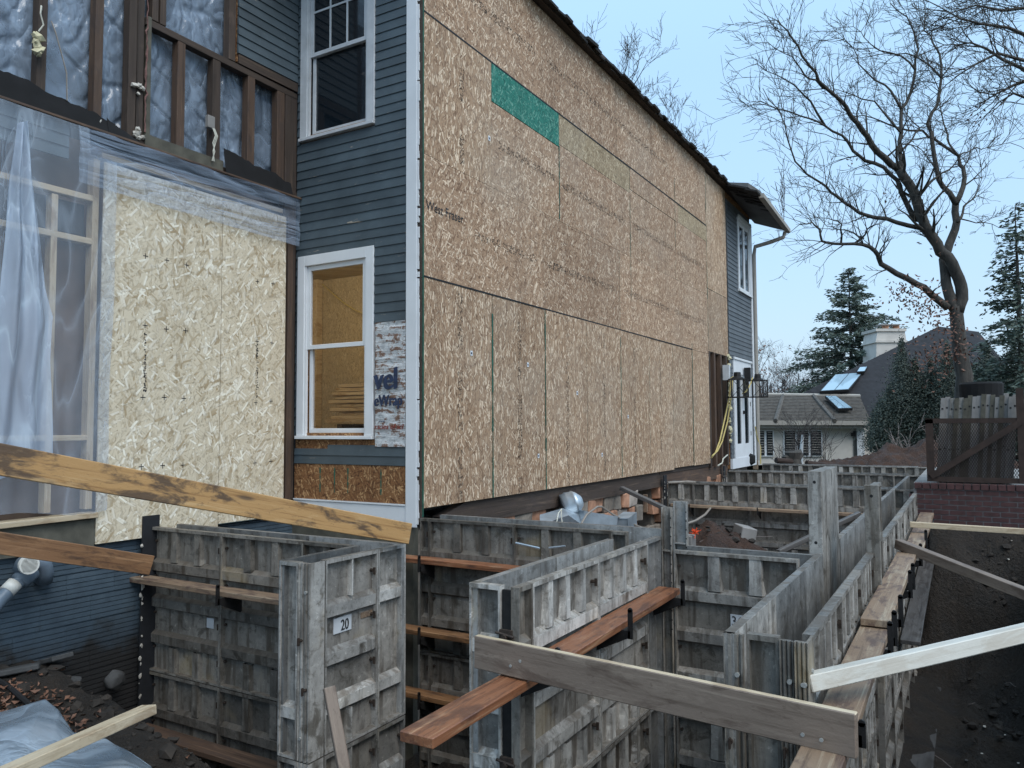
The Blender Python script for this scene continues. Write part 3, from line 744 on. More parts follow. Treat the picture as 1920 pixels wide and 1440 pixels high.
while z < 4.17:
    mb = MB(); mb.prism([(Y2 + .01, z), (Y2 - .018, z), (Y2 - .005, z + .105), (Y2 + .01, z + .105)], 1.0, 3.5, 'x'); mb.build('clapboard', M['siding'], H); z += .0955
# torn black felt paper on the ledge
def felt(x0, x1, za, zb, sd):
    mb = MB(); n = 40
    def f(u, v):
        x = x0 + (x1 - x0) * u; top = za + (zb - za) * u + .05 * noise.noise((x * 4, sd, 0)) + .02 * noise.noise((x * 15, sd, 0))
        z = 4.226 + (top - 4.226) * v; return (x, Y2 - .062 + .03 * v + .010 * noise.noise((x * 6, z * 6, sd)), z)
    mb.grid(f, n, 8); o = mb.build('felt_paper', M['black'], H); m = o.modifiers.new('thickness', 'SOLIDIFY'); m.thickness = .003
felt(2.4, 3.86, 4.50, 4.34, 1); felt(3.80, 4.1, 4.36, 4.245, 2); felt(4.99, 5.86, 4.47, 4.36, 3)
mb = MB(); pts = []; rr = []
for k in range(60): pts.append((4.165 + random.gauss(0, .006), Y2 - .008, 4.36 + k * .035)); rr.append(random.uniform(.003, .012))
mb.tube(pts, rr, 6); mb.build('insulation', M['pink'], H)
for x_, z_ in ((4.08, 4.75), (3.70, 4.31), (4.11, 4.32)):
    mb = MB()
    for k in range(7): mb.ico((x_ + random.gauss(0, .03), Y2 - .02, z_ + random.gauss(0, .025)), random.uniform(.012, .03), jit=.4)
    o = mb.build('spray_foam', M['foamw'], H); o['kind'] = 'stuff'
# sheeting stapled behind the studs
mb = MB(); mb.sm = True
def pl(u, v):
    x = 2.2 + 3.76 * u; z = 4.26 + 2.74 * v
    q = .014 * noise.noise((x * 1.9, z * 1.3, 4)) + .020 * max(0, 1 - abs(noise.noise((x * 1.7 + z, z * 1.9, 9))) * 11) + .013 * max(0, 1 - abs(noise.noise((x * 4.1, z * 3.2 - x * 2, 2))) * 5) + .006 * max(0, 1 - abs(noise.noise((x * 9, z * 7 + x * 5, 6))) * 4)
    return (x, Y2 + .115 + q, z)
mb.grid(pl, 250, 180); tag(mb.build('plastic_sheeting', M['plastic_hi'], None), 'crinkled cloudy plastic sheeting stapled behind the bare upper studs', 'plastic sheet')
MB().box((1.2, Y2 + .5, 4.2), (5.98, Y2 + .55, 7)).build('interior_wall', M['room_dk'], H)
MB().box((1.0, Y2 + .0, .7), (2.2, Y2 + .1, 7)).build('sheathing', M['osb_red'], H)
# lower part of the recess
sheet_y(3.79, 4.985, .816, 3.98, 'osb_light', Y2 - .03, .012, False); sheet_y(4.992, 5.80, .85, 3.98, 'osb_light', Y2 - .03, .012, False)
mb = MB()
for px, py in ((273, 480), (313, 488), (350, 497), (272, 610), (312, 617), (348, 620), (268, 745), (308, 745), (345, 747), (265, 875), (305, 873), (343, 872), (482, 640), (510, 643), (480, 755), (508, 752), (478, 868), (508, 865), (483, 528), (512, 532)):
    p = on_y(px, py, Y2 - .0315); s = .024
    for w, h in ((s, .0035), (.0035, s)): mb.quad((p.x - w, p.y, p.z - h), (p.x + w, p.y, p.z - h), (p.x + w, p.y, p.z + h), (p.x - w, p.y, p.z + h))
for px, y0, y1 in ((272, 625, 735), (482, 645, 745)):
    for k in range(70):
        p = on_y(px + random.gauss(0, 1.2), random.uniform(y0, y1), Y2 - .0315); w = random.uniform(.003, .007); h = random.uniform(.002, .006)
        mb.quad((p.x - w, p.y, p.z - h), (p.x + w, p.y, p.z - h), (p.x + w, p.y, p.z + h), (p.x - w, p.y, p.z + h))
mb.build('printed_marks', M['ink_k'], H)
MB().box((1.0, Y2 + .25, .9), (6.0, Y2 + .3, 4.2)).build('backing_board', M['room_br'], H)
for a, b, z0, z1 in ((3.73, 3.785, 1.1, 4.0), (3.40, 3.45, 1.1, 3.62), (2.95, 3.0, 1.1, 4.0), (2.5, 2.56, 1.1, 4.0)): stud(a, b, z0, z1, Y2 + .02, .09, 'w_new', 'new_stud')
board('new_rail', (2.3, Y2 + .06, 3.30), (3.73, Y2 + .06, 3.30), .08, .05, M['w_new'], H); board('new_rail', (2.3, Y2 + .06, 1.68), (3.73, Y2 + .06, 1.68), .08, .045, M['w_new'], H)
board('new_rail', (2.3, Y2 + .06, 3.66), (3.73, Y2 + .06, 3.66), .08, .05, M['w_new'], H)
board('new_rail', (3.80, Y2 + .06, 4.05), (5.8, Y2 + .06, 4.05), .08, .05, M['w_new'], H)
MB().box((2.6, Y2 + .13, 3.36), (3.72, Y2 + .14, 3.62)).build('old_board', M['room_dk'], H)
board('sole_plate', (2.2, Y2 + .0, 1.045), (3.785, Y2 + .0, 1.055), .14, .045, M['w_new'], H)
MB().box((1.0, Y2 - .02, .80), (3.785, Y2 + .25, 1.02)).build('foundation_cap', M['conc_dk'], H)
stud(5.83, 5.90, .9, 4.0, Y2 - .035, .05, 'brown_red')
# plastic over the top of the light sheet and over the opening
def plast(name, fn, nu, nv, mat, label):
    mb = MB(); mb.sm = True; mb.grid(fn, nu, nv); tag(mb.build(name, M[mat], None), label, 'plastic sheet')
def p1(u, v):
    x = 3.55 + 2.40 * u; lo = 3.74 - .05 * u; z = 4.205 + (lo - 4.205) * v
    f = math.sin((z * 9 + x * 2.6) * 3) * .010 + .018 * noise.noise((x * 2, z * 9 + x * 3, 1))
    return (x, Y2 - .075 + .035 * v * 0 + f * (1 - .55 * v), z)
plast('plastic_sheeting', p1, 110, 40, 'plastic_fold', 'folded clear plastic strip hanging over the top of the pale board')
def p2(u, v):
    x = 2.3 + 1.56 * u; top = 4.19 if x < 3.62 else 3.98; z = top + (1.10 - top) * v - .03 * math.sin(u * 9) * (v > .95)
    f = .014 * noise.noise((x * 7, z * 1.1, 3)) + .02 * noise.noise((x * 2, z * 1.3, 6)) + .006 * math.sin(x * 40) * v
    return (x, Y2 - .06 - .04 * (1 - v) + f, z)
plast('plastic_sheeting', p2, 80, 90, 'plastic', 'big clear plastic sheet covering the framed opening beside the pale board')
LP = [(48, 225), (30, 330), (22, 440), (12, 540), (2, 660), (-8, 760), (-30, 905)]; RP = [(64, 222), (74, 320), (86, 430), (99, 545), (108, 592), (97, 680), (98, 875)]
def inter(L, v):
    k = min(len(L) - 2, int(v * (len(L) - 1))); t = v * (len(L) - 1) - k
    return L[k][0] + (L[k + 1][0] - L[k][0]) * t, L[k][1] + (L[k + 1][1] - L[k][1]) * t
PL = [on_y(a, b, Y2 - .22) for a, b in LP]; PR = [on_y(a, b, Y2 - .22) for a, b in RP]
def p3(u, v):
    k = min(len(PL) - 2, int(v * (len(PL) - 1))); t = v * (len(PL) - 1) - k
    a = PL[k].lerp(PL[k + 1], t); b = PR[k].lerp(PR[k + 1], t); p = a.lerp(b, u)
    p.y += .03 * math.sin(u * 13 + v * 3) + .02 * noise.noise((p.x * 5, p.z * 2, 7)) + .10 * (1 - v)
    return p
plast('plastic_sheeting', p3, 30, 60, 'plastic_thick', 'thick doubled strip of whitish plastic hanging at the left of the opening')
# electrical leftovers on the stripped wall
t_ = thing('junction_box', 'grey junction box with cream wires hanging on a bare stud', 'electrical box', (4.88, Y2 - .03, 4.55))
MB().box((4.80, Y2 - .035, 4.62), (4.88, Y2 + .01, 4.74)).build('box_body', M['conc'], t_, bevel=.004)
for k in range(3):
    mb = MB(); mb.tube([(4.85 + .01 * k, Y2 - .04, 4.62), (4.865 + .012 * k, Y2 - .06, 4.55), (4.84 + .014 * k, Y2 - .055, 4.47), (4.86 - .01 * k, Y2 - .06, 4.39), (4.84 + .012 * k, Y2 - .05, 4.30)], .005, 5); mb.build('wire', M['cord_w'], t_)
mb = MB()
for k in range(10): mb.ico((3.215 + random.gauss(0, .012), Y2 - .05, 4.80 - k * .015), random.uniform(.025, .04), jit=.4)
t_ = thing('wrapped_wire_end', 'cream foam wrapped wire end dangling beside the leftmost bare stud', 'wire', (3.21, Y2 - .05, 4.8)); mb.build('foam_wrap', M['cream'], t_)
mb = MB(); mb.tube([(3.22, Y2 - .05, 4.84), (3.25, Y2 - .06, 4.90), (3.225, Y2 - .06, 4.98), (3.235, Y2 - .05, 5.05), (3.26, Y2 - .01, 5.04)], .006, 5); mb.build('wire', M['cord_w'], t_)
mb = MB(); mb.tube([(3.33, Y2 - .02, 4.98), (3.36, Y2 - .03, 4.9), (3.42, Y2 - .03, 4.72), (3.45, Y2 - .04, 4.6), (3.46, Y2 - .04, 4.38)], .005, 5)
tag(mb.build('hanging_wire', M['cord_g'], None), 'thin loose wire hanging down to the torn black felt between the left studs', 'wire')
# far clapboard bay of the house
XA, XB = 17.24, 19.5
ops = [(18.15, 19.34, 4.93, 6.66), (17.50, 19.12, 1.02, 3.27)]
z = 1.03
while z < 6.75:
    segs = [(XA, XB - .12)]
    for a, b, z0, z1 in ops:
        if z + .05 > z0 and z + .05 < z1: segs = [(XA, a), (b, XB - .12)]
    for a, b in segs:
        mb = MB(); mb.prism([(YW + .03, z), (YW - .002, z), (YW + .012, z + .112), (YW + .03, z + .112)], a, b, 'x'); mb.build('clapboard', M['siding_far'], H)
    z += .10
MB().box((XB - .12, YW - .012, .8), (XB + .02, YW + .03, 6.75)).build('corner_board', M['white'], H)
MB().box((XA, YW - .02, .80), (XB - .122, YW + .03, 1.02)).build('skirt_board', M['white'], H)
mb = MB(); mb.box((XA, YW + .031, .8), (17.5, YW + .1, 7)); mb.box((19.12, YW + .031, .8), (XB, YW + .1, 7)); mb.box((17.5, YW + .031, 3.27), (19.12, YW + .1, 4.93)); mb.box((17.5, YW + .031, 6.66), (19.12, YW + .1, 7)); mb.box((17.5, YW + .031, 4.93), (18.15, YW + .1, 6.66)); mb.build('sheathing', M['osb_red'], H)
def unit(a, b, z0, z1, name, n, door=False):
    m_ = MB(); c = .10
    m_.box((a, YW - .02, z0), (a + c, YW + .04, z1)); m_.box((b - c, YW - .02, z0), (b, YW + .04, z1)); m_.box((a + c, YW - .02, z1 - (.34 if door else .1)), (b - c, YW + .04, z1))
    m_.box((a - .02, YW - .045, z1 - .02), (b + .02, YW - .021, z1 + .03))
    if not door: m_.box((a - .03, YW - .05, z0 - .05), (b + .03, YW + .04, z0))
    fr = m_.build(name, M['white'], H)
    for k in range(n):
        p = a + c + (b - a - 2 * c) * k / n; q = a + c + (b - a - 2 * c) * (k + 1) / n; tz = z1 - (.34 if door else .1); s = .07 if not door else .16
        l_ = MB(); l_.box((p + .004, YW - .005, z0 + .002), (p + s, YW + .035, tz)); l_.box((q - s, YW - .005, z0 + .002), (q - .004, YW + .035, tz)); l_.box((p + s, YW - .004, z0 + .002), (q - s, YW + .035, z0 + (.32 if door else .07))); l_.box((p + s, YW - .004, tz - .1), (q - s, YW + .035, tz))
        l_.build('leaf' if door else 'sash', M['white'], fr)
        MB().box((p + s, YW + .012, z0 + .07), (q - s, YW + .018, tz - .1)).build('pane', M['glass_dk'], fr)
        if door:
            for hz in (.5, 1.2, 1.8): MB().box((p - .012 if k == 0 else q - .01, YW - .018, z0 + hz), (p + .02 if k == 0 else q + .02, YW - .006, z0 + hz + .1)).build('hinge', M['steel'], fr)
    if door: MB().box(((a + b) / 2 - .02, YW - .05, z0 + 1.0), ((a + b) / 2 + .02, YW - .006, z0 + 1.08)).build('handle', M['steel'], fr)
unit(*ops[0], 'window', 2); unit(*ops[1], 'french_door', 2, True)
# open stud bay
MB().box((15.62, YW + .10, .9), (17.24, YW + .12, 3.3)).build('old_board', M['brown_red'], H)
for a, m_ in ((15.64, 'brown'), (16.02, 'brown_red'), (16.5, 'brown_red'), (16.95, 'brown')): stud(a, a + .1, .9, 3.28, YW + .005, .09, m_)
mb = MB()
for k in range(34): mb.ico((17.14 + random.gauss(0, .03), YW + .0, 1.4 + 1.9 * random.random()), random.uniform(.02, .06), jit=.4)
o = mb.build('insulation', M['cream'], H); o['kind'] = 'stuff'
# roof: ragged eave, soffit, gutter and downspout
mb = MB()
mb.box((5.4, YW - .10, 7.045), (19.9, 10, 7.15)); mb.build('roof_deck', M['brown'], H)
for row in range(3):
    x = 5.5
    while x < 19.6:
        w = random.uniform(.14, .34); z = 7.05 + row * .055 + random.uniform(-.02, .025); y = YW - .16 + row * .10 + random.uniform(-.05, .03)
        dz = random.uniform(-.025, .01)
        m_ = Matrix.Translation((x, y, z)) @ Matrix.Rotation(random.uniform(.05, .30), 4, 'X') @ Matrix.Rotation(random.uniform(-.06, .06), 4, 'Y')
        mb = MB().box((0, 0, 0), (w, .42, random.uniform(.02, .045)), m_); mb.build('roof_shingle', M['shingle'], H); x += w * random.uniform(.8, 1.0)
P = [(17.1, YW - .05, 7.06), (17.1, YW - .52, 6.97), (17.3, YW - .72, 6.82), (20.0, YW - .74, 6.60), (20.0, YW + .02, 6.90), (18.5, YW + .02, 6.98)]
mb = MB(); n = len(P); mb.v = [tuple(p) for p in P] + [(p[0], p[1], p[2] + .10) for p in P]
mb.f = [tuple(range(n)), tuple(range(2 * n - 1, n - 1, -1))] + [(i, i + n, (i + 1) % n + n, (i + 1) % n) for i in range(n)]
mb.build('soffit', M['soffit'], H)
for k in range(22):
    for row in range(4):
        x = 16.9 + k * .145 + random.uniform(-.03, .03); s = row / 3
        m_ = Matrix.Translation((x, YW - .74 + s * .72 , 6.80 + s * .28 + random.uniform(-.02, .02) - .10 * (k / 22))) @ Matrix.Rotation(.35, 4, 'X')
        MB().box((0, 0, 0), (.16, .3, .035), m_).build('roof_shingle', M['shingle'], H)
mb = MB(); gpts = [(17.25, -.74, 6.80), (20.02, -.76, 6.585)]
for k in range(1): mb.beam((17.25, YW - .76, 6.79), (20.05, YW - .79, 6.60), .11, .10)
mb.build('gutter', M['fascia'], H)
mb = MB(); mb.tube([(19.9, YW - .74, 6.55), (19.88, YW - .70, 6.42), (19.8, YW - .40, 6.32), (19.66, YW - .06, 6.22), (19.6, YW - .04, 6.0), (19.6, YW - .04, 4.0), (19.6, YW - .04, .9)], .05, 8); mb.build('downspout', M['fascia'], H)
# rim beam and what carries the house
mb = MB(); mb.prism([(6.35, .86), (6.85, .985), (12.9, .978), (12.9, .72), (7.05, .73), (6.6, .80)], YW + .05, YW + .16, 'y'); mb.build('rim_beam', M['brown'], H)
board('rim_beam', (12.92, YW + .10, .80), (17.1, YW + .10, .77), .09, .27, M['brown_red'], H)
mb = MB(); mb.box((12.7, YW + .04, .93), (15.6, YW + .1, 1.0)); mb.build('torn_sheathing', M['brown'], H)
# rubble foundation, stone by stone where it shows
z = -.55
core = MB()
core.box((6.0, YW + .20, -1.6), (11.7, YW + .5, .74)); core.box((12.7, YW + .20, -1.6), (19.4, YW + .5, .74)); core.box((11.7, YW + .20, -1.6), (12.7, YW + .5, .05)); core.box((11.7, YW + .9, -1.5), (12.7, YW + 1.0, .8))
core.build('foundation_core', M['mortar'], H)
while z < .70:
    hh = random.uniform(.16, .25); x = 6.5
    while x < 17.3:
        w = random.uniform(.2, .46)
        if not (11.75 < x + w / 2 < 12.65 and z > -.05) and not (8.35 < x < 9.0 and z > .2):
            s = MB(); a = Vector((x + .008, YW + .07 + random.uniform(-.03, .04), z + .006)); b = Vector((x + w - .008, YW + .21, min(z + hh - .008, .735)))
            if b.z - a.z > .03:
                s.box(a, b); s.v = [(p[0] + random.uniform(-.025, .025), p[1] + random.uniform(-.02, .02), p[2] + random.uniform(-.02, .02)) for p in s.v]
                s.build('foundation_stone', M[random.choice(('brick_or', 'brick_or', 'brick_gr', 'mortar'))], H, bevel=.012)
        x += w
    z += hh
# blue combed block wall under the recess
def block_mesh(w, h):
    mb = MB(); mb.box((0, .012, 0), (w, .10, h)); n = 5
    for k in range(n):
        a = .004 + (h - .008) * k / n; b = .004 + (h - .008) * (k + 1) / n - .006
        mb.box((.0006, 0, a), (w - .0006, .0125, b))
    return mb
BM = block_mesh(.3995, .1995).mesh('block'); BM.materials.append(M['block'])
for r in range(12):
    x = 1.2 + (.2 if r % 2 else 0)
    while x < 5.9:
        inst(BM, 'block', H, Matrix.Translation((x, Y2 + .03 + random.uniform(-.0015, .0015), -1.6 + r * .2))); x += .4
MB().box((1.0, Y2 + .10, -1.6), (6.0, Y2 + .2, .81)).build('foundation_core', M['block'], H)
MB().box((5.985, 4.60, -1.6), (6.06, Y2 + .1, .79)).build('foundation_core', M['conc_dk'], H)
# ------------------------------------------------------------------ aluminium wall forms
D = .05                                   # form depth
PH = 1.22                                 # panel height
_pm = {}
def pm(key, fn, mat):
    k = (key, mat)
    if k not in _pm:
        me = fn().mesh(key[0]); me.materials.append(M[mat]); _pm[k] = me
    return _pm[k]
def rib_mesh(w, h=.10):                   # level stiffener: sloped top ledge, flat face
    mb = MB(); mb.prism([(D - .004, -.018), (.008, 0), (.006, h - .03), (D - .004, h)], 0, w, 'x'); return mb
def hat_mesh(w, h, fl=4.5):                       # upright stiffener, tapered sides, spreading foot
    mb = MB(); n = len(mb.v)
    f = .006
    P = [(-w / 2 - f, D - .004), (-w / 2, .007), (w / 2, .007), (w / 2 + f, D - .004)]
    Q = [(-w / 2 - f * fl, D - .004), (-w / 2 - f * .8, .007), (w / 2 + f * .8, .007), (w / 2 + f * fl, D - .004)]
    for (pts, z) in ((Q, -.0165), (P, .09), (P, h)):
        mb.v += [(x, y, z) for x, y in pts]
    for s in (0, 4):
        for j in range(3): a = s + j; mb.f.append((a, a + 1, a + 5, a + 4))
    return mb
def frame_mesh(w, h, t=.013):
    mb = MB(); g = .0015
    e = D - .0042; mb.box((g, .0, 0), (g + t, e, h)); mb.box((w - g - t, .0, 0), (w - g, e, h))
    mb.box((g + t, .0, h - t * 1.9), (w - g - t, e, h)); mb.box((g + t, .0, 0), (w - g - t, e, t * 1.3))
    return mb
def bolt_mesh():
    mb = MB(); mb.tube([(0, .012, 0), (0, -.014, 0)], .011, 8); mb.box((-.004, -.030, -.028), (.004, -.013, .02)); return mb
def dot_mesh():
    mb = MB(); mb.tube([(0, .012, 0), (0, -.006, 0)], .011, 8); return mb
BANDS = (.27, .575, .88)                  # tops of the level stiffeners below the panel top
def panel(org, rz, w, h=PH, hats=2, bands=BANDS, mat='form', label='', detail=True, hatw=.055, group='aluminium wall forms', flare=4.5, bottom=True, hmat=None, fins=0, name='wall_form', sect=None, mixmat=None):
    t = thing(name, label, 'wall form', org, rz, group)
    Wm = WM[t.name]
    def add(nm, me, x=0, y=0, z=0): return inst(me, nm, t, Wm @ Matrix.Translation((x, y, z)))
    fm = mat
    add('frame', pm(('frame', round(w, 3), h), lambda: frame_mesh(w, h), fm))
    add('face_sheet', pm(('face_sheet', round(w, 3), h), lambda: MB().box((.0015, D - .004, 0), (w - .0015, D, h)), {'form_lt': 'form', 'form': 'form_sheet'}.get(fm, fm) if bands else fm))  # sheets behind ribs take a darker material: recess shade put into colour
    bands = [b for b in bands if b + .1 < h]
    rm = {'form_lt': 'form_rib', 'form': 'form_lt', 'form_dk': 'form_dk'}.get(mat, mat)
    for b in bands:
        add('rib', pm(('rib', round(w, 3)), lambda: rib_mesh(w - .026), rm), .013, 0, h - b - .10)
    top = (bands[0] if bands else h) ; hh = top - .018
    if hats:
        for k in range(hats):
            x = w * (k + .5) / hats if hats > 1 else w * .5
            x = w * (k + 1) / (hats + 1)
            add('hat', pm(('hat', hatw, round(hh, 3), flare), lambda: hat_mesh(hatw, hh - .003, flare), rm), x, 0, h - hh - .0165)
            if bottom and len(bands) > 2:
                lo = h - bands[-1] - .118 - .016
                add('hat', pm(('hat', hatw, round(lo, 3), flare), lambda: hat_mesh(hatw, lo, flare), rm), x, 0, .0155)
    for k in range(fins):
        x = w * (k + 1) / (fins + 1)
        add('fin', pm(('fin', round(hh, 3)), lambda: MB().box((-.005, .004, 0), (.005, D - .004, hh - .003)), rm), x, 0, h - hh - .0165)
        if bottom and len(bands) > 2:
            lo = h - bands[-1] - .118 - .016
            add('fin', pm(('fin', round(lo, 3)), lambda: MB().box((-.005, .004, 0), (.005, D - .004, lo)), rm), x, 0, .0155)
    if detail:
        me = pm(('wedge_bolt', 0), bolt_mesh, 'bolt'); m2 = pm(('pin', 0), dot_mesh, 'bolt')
        for z in (.18, .47, .78, 1.08):
            if z < h - .05:
                add('wedge_bolt', me, w - .03, .032, z); 
                if w > .3: add('pin', m2, .03, .032, z + .02)
    return t
RX, RN, RL, RB = 0.0, -math.pi / 2, math.pi, math.pi / 2   # ribs look toward -Y, -X, +Y, +X
def run_negx(X, ys, zt, labels, levels=2, **k):             # ribs facing -X, from left (large Y) to right
    for lv in range(levels):
        for i in range(len(ys) - 1):
            w = ys[i] - ys[i + 1]
            kk = dict(k); kk['hats'] = k.get('hats', 2) if w > .6 else (1 if w > .25 else 0)
            panel((X, ys[i], zt - PH - lv * (PH + .008)), RN, w, label=labels(i, lv), **kk)
def run_negy(Y, xs, zt, labels, levels=2, **k):
    for lv in range(levels):
        for i in range(len(xs) - 1):
            w = xs[i + 1] - xs[i]; kk = dict(k); kk['hats'] = k.get('hats', 2) if w > .6 else (1 if w > .25 else 0)
            panel((xs[i], Y, zt - PH - lv * (PH + .008)), RX, w, label=labels(i, lv), **kk)
ordn = ['first', 'second', 'third', 'fourth', 'fifth', 'sixth', 'seventh', 'eighth', 'ninth', 'tenth', 'eleventh', 'twelfth', 'thirteenth', 'fourteenth', 'fifteenth', 'sixteenth', 'seventeenth', 'eighteenth']
ZA, ZC = .90, .80
# A: wall stub beside the blue block wall
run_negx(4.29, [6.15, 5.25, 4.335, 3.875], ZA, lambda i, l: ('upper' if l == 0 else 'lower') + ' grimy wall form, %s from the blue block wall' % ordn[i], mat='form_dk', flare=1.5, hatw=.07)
for i, (y0, y1) in enumerate(((3.58, 4.50), (4.50, 5.42), (5.42, 6.12))):
    panel((4.57, y0, ZA - PH), RB, y1 - y0, mat='form_in', hats=0, bands=(), detail=False, label='far side form of the left wall stub, %s from its right corner' % ordn[i])
for l in range(2):
    zz = ZA - PH - l * (PH + .008); up = 'upper' if l == 0 else 'lower'
    a = panel((3.745, 3.58, zz), RX, .515, hats=0, fins=1, mat='form_lt' if l == 0 else 'form', label=('wall form marked 20 on the corner stub under the diagonal yellow board' if l == 0 else 'wall form directly below the one marked 20'))
    panel((4.262, 3.58, zz), RX, .305, hats=0, bands=(.27, .88), mat='form_lt', label=up + ' narrow yellow stained wall form to the right of the form marked 20')
    if l == 0:
        MB().box((3.86, 3.6175, .40), (4.03, 3.6245, .50)).build('number_plate', M['white_dirty'], a)
        text('print', '20', .10, mat4((3.925, 3.616, .412), (1, 0, 0), (0, 0, 1), (0, -1, 0)), M['ink_k'], a, sx=.78, bold=.0015)
    panel((3.60, 3.845, zz), RN, .165, hats=0, bands=(.88,), mat='form_lt', detail=False, label=up + ' narrow end wall form with bolts on the left wall stub', group='narrow filler forms', name='filler_form')
panel((4.33, 3.86, ZA - PH), RL, .72, hats=0, bands=(), mat='form_in', detail=False, label='inner wall form facing the house on the left corner stub')
def channel(name, x, y, z0, z1, mat, label, side='x', w=.09, d=.12, n=5, lt=False):
    """upright corrugated end channel: face toward -X with width w in Y, side toward -Y with depth d"""
    t = thing(name, label, 'form channel', (x, y, z0), 0, 'corrugated end channels')
    mb = MB(); k = 3
    prof = [(0, w)]
    for i in range(k): a = w * (1 - i / k); b = w * (1 - (i + .5) / k); prof += [(0, a - .004), (.012, a - .010), (.012, b), (0, b - .006)]
    prof += [(0, 0), (d, 0), (d, .012), (.03, .012), (.03, w)]
    mb.prism(prof, 0, z1 - z0, 'z'); Wm = WM[t.name]
    mb.build('web', M[mat], t, Wm)
    me = pm(('wedge_bolt', 0), bolt_mesh, 'bolt'); md = pm(('pin', 0), dot_mesh, 'bolt_lt')
    R = Matrix.Rotation(-math.pi / 2, 4, 'Z')
    z = .14; i = 0
    while z < z1 - z0 - .05:
        inst(me if i % 3 else md, 'wedge_bolt', t, Wm @ Matrix.Translation((-.002, w * (.3 if i % 2 else .7), z)) @ R); z += .3; i += 1
    return t
channel('end_channel', 3.60, 3.58, -.32, ZA, 'form_lt', 'upper corrugated end channel with wedge bolts left of the form marked 20', w=.095, d=.135)
channel('end_channel', 3.60, 3.58, -1.55, -.33, 'form_lt', 'lower corrugated end channel with wedge bolts on the left stub', w=.095, d=.135)
# B: middle wall and its return
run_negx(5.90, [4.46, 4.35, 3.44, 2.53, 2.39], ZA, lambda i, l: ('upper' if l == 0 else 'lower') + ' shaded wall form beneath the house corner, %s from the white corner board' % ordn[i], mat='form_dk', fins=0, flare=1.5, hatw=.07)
for i, (y0, y1) in enumerate(((2.07, 2.98), (2.98, 3.90), (3.90, 4.46))):
    panel((6.27, y0, ZA - PH), RB, y1 - y0, hats=0, bands=(), mat='form_in', detail=False, label='far side form of the middle wall, %s from its right corner' % ordn[i])
for l in range(2):
    zz = ZA - PH - l * (PH + .008); up = 'upper' if l == 0 else 'lower'
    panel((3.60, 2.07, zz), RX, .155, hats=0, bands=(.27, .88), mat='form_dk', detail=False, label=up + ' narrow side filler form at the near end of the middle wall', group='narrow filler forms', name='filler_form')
    for i, x in enumerate((3.757, 4.64)):
        panel((x, 2.07, zz), RX, .88, hats=3, mat='form_lt' if l == 0 else 'form', hatw=.06, label=up + ' ribbed wall form of the middle return wall, %s of the orange plank' % (('near half', 'far end')[i]))
    panel((5.522, 2.07, zz), RX, .295, hats=0, bands=(), mat='form_in', detail=False, label=up + ' smooth corner filler at the far end of the orange plank', name='filler_form', group='narrow filler forms')
    panel((3.60, 2.385, zz), RN, .20, hats=0, bands=(.27, .58, .88), mat='form_lt', detail=False, label=up + ' narrow end form closing the middle wall left of the latch bar', name='filler_form', group='narrow filler forms')
for i, x in enumerate((4.55, 5.50)):
    panel((x, 2.385, ZA - PH), RL, .94, hats=0, bands=(), mat='form_in', detail=False, label='hidden side wall form of the middle return wall, %s one' % ('near', 'far')[i])
t = thing('latch_bar', 'dark steel latch bar with bolts closing the gap at the end of the middle wall', 'latch', (3.61, 2.16, -.32))
MB().box((3.612, 2.10, -1.5), (3.632, 2.18, .88)).build('bar', M['steel'], t)
for z in (.64, -.02, -.6):
    mb = MB(); mb.tube([(3.56, 2.145, z), (3.64, 2.145, z)], .016, 8); mb.box((3.585, 2.11, z - .035), (3.605, 2.185, z + .035)); mb.tube([(3.578, 2.09, z + .005), (3.578, 2.20, z + .02)], .008, 6); mb.build('bolt', M['bolt'], t)
# C: form marked 36
for l in range(2):
    zz = ZC - PH - l * (PH + .008)
    a = panel((5.82, 1.975, zz), RN, .914, hats=2, mat='form', hatw=.085, label=('wall form marked 36 between the two pairs of tall fillers' if l == 0 else 'wall form right below the form marked 36'))
    if l == 0:
        MB().box((5.8585, 1.42, .27), (5.8655, 1.56, .355)).build('number_plate', M['white_dirty'], a)
        text('print', '36', .10, mat4((5.857, 1.555, .275), (0, -1, 0), (0, 0, 1), (-1, 0, 0)), M['ink_k'], a, sx=.85)
panel((6.12, 1.0, ZC - PH), RB, .95, hats=0, bands=(), mat='form_in', detail=False, label='far side wall form behind the form marked 36')
def post(name, x0, x1, y0, y1, z0, z1, mat, label, holes=True, lip='x'):
    t = thing(name, label, 'filler form', ((x0 + x1) / 2, (y0 + y1) / 2, z0), 0, 'tall filler forms above the walls')
    mb = MB(); e = .008
    if lip == 'x':      # channel open toward -X
        mb.box((x0, y0, z0), (x1, y0 + e, z1)); mb.box((x0, y1 - e, z0), (x1, y1, z1)); mb.box((x1 - e, y0 + e, z0), (x1, y1 - e, z1)); mb.box((x0 + .004, y0 + e, z1 - .30 if z1 > 1.3 else z1 - .34), (x1 - e, y1 - e, z1 - .325))
    else:               # solid looking, closed toward -X
        mb.box((x0, y0, z0), (x0 + e, y1, z1)); mb.box((x0 + e, y0, z0), (x1, y0 + e, z1)); mb.box((x0 + e, y1 - e, z0), (x1, y1, z1)); mb.box((x0 + e, y0 + e, z1 - .012), (x1, y1 - e, z1 - .002))
    mb.build('channel', M[mat], t, bevel=.003)
    if holes:
        z = z1 - .08
        while z > z1 - .95:
            mb = MB(); y = (y0 + .001) if lip == 'x' else (y0 + y1) / 2
            if lip == 'x': mb.tube([(x0 - .002, y0 + .004, z), (x0 + .002, y0 + .004, z)], .006, 6)
            else: mb.tube([(x0 - .001, y, z), (x0 + .001, y, z)], .012, 8)
            mb.build('hole', M['steel'], t); z -= .07 if lip == 'x' else .45
    return t
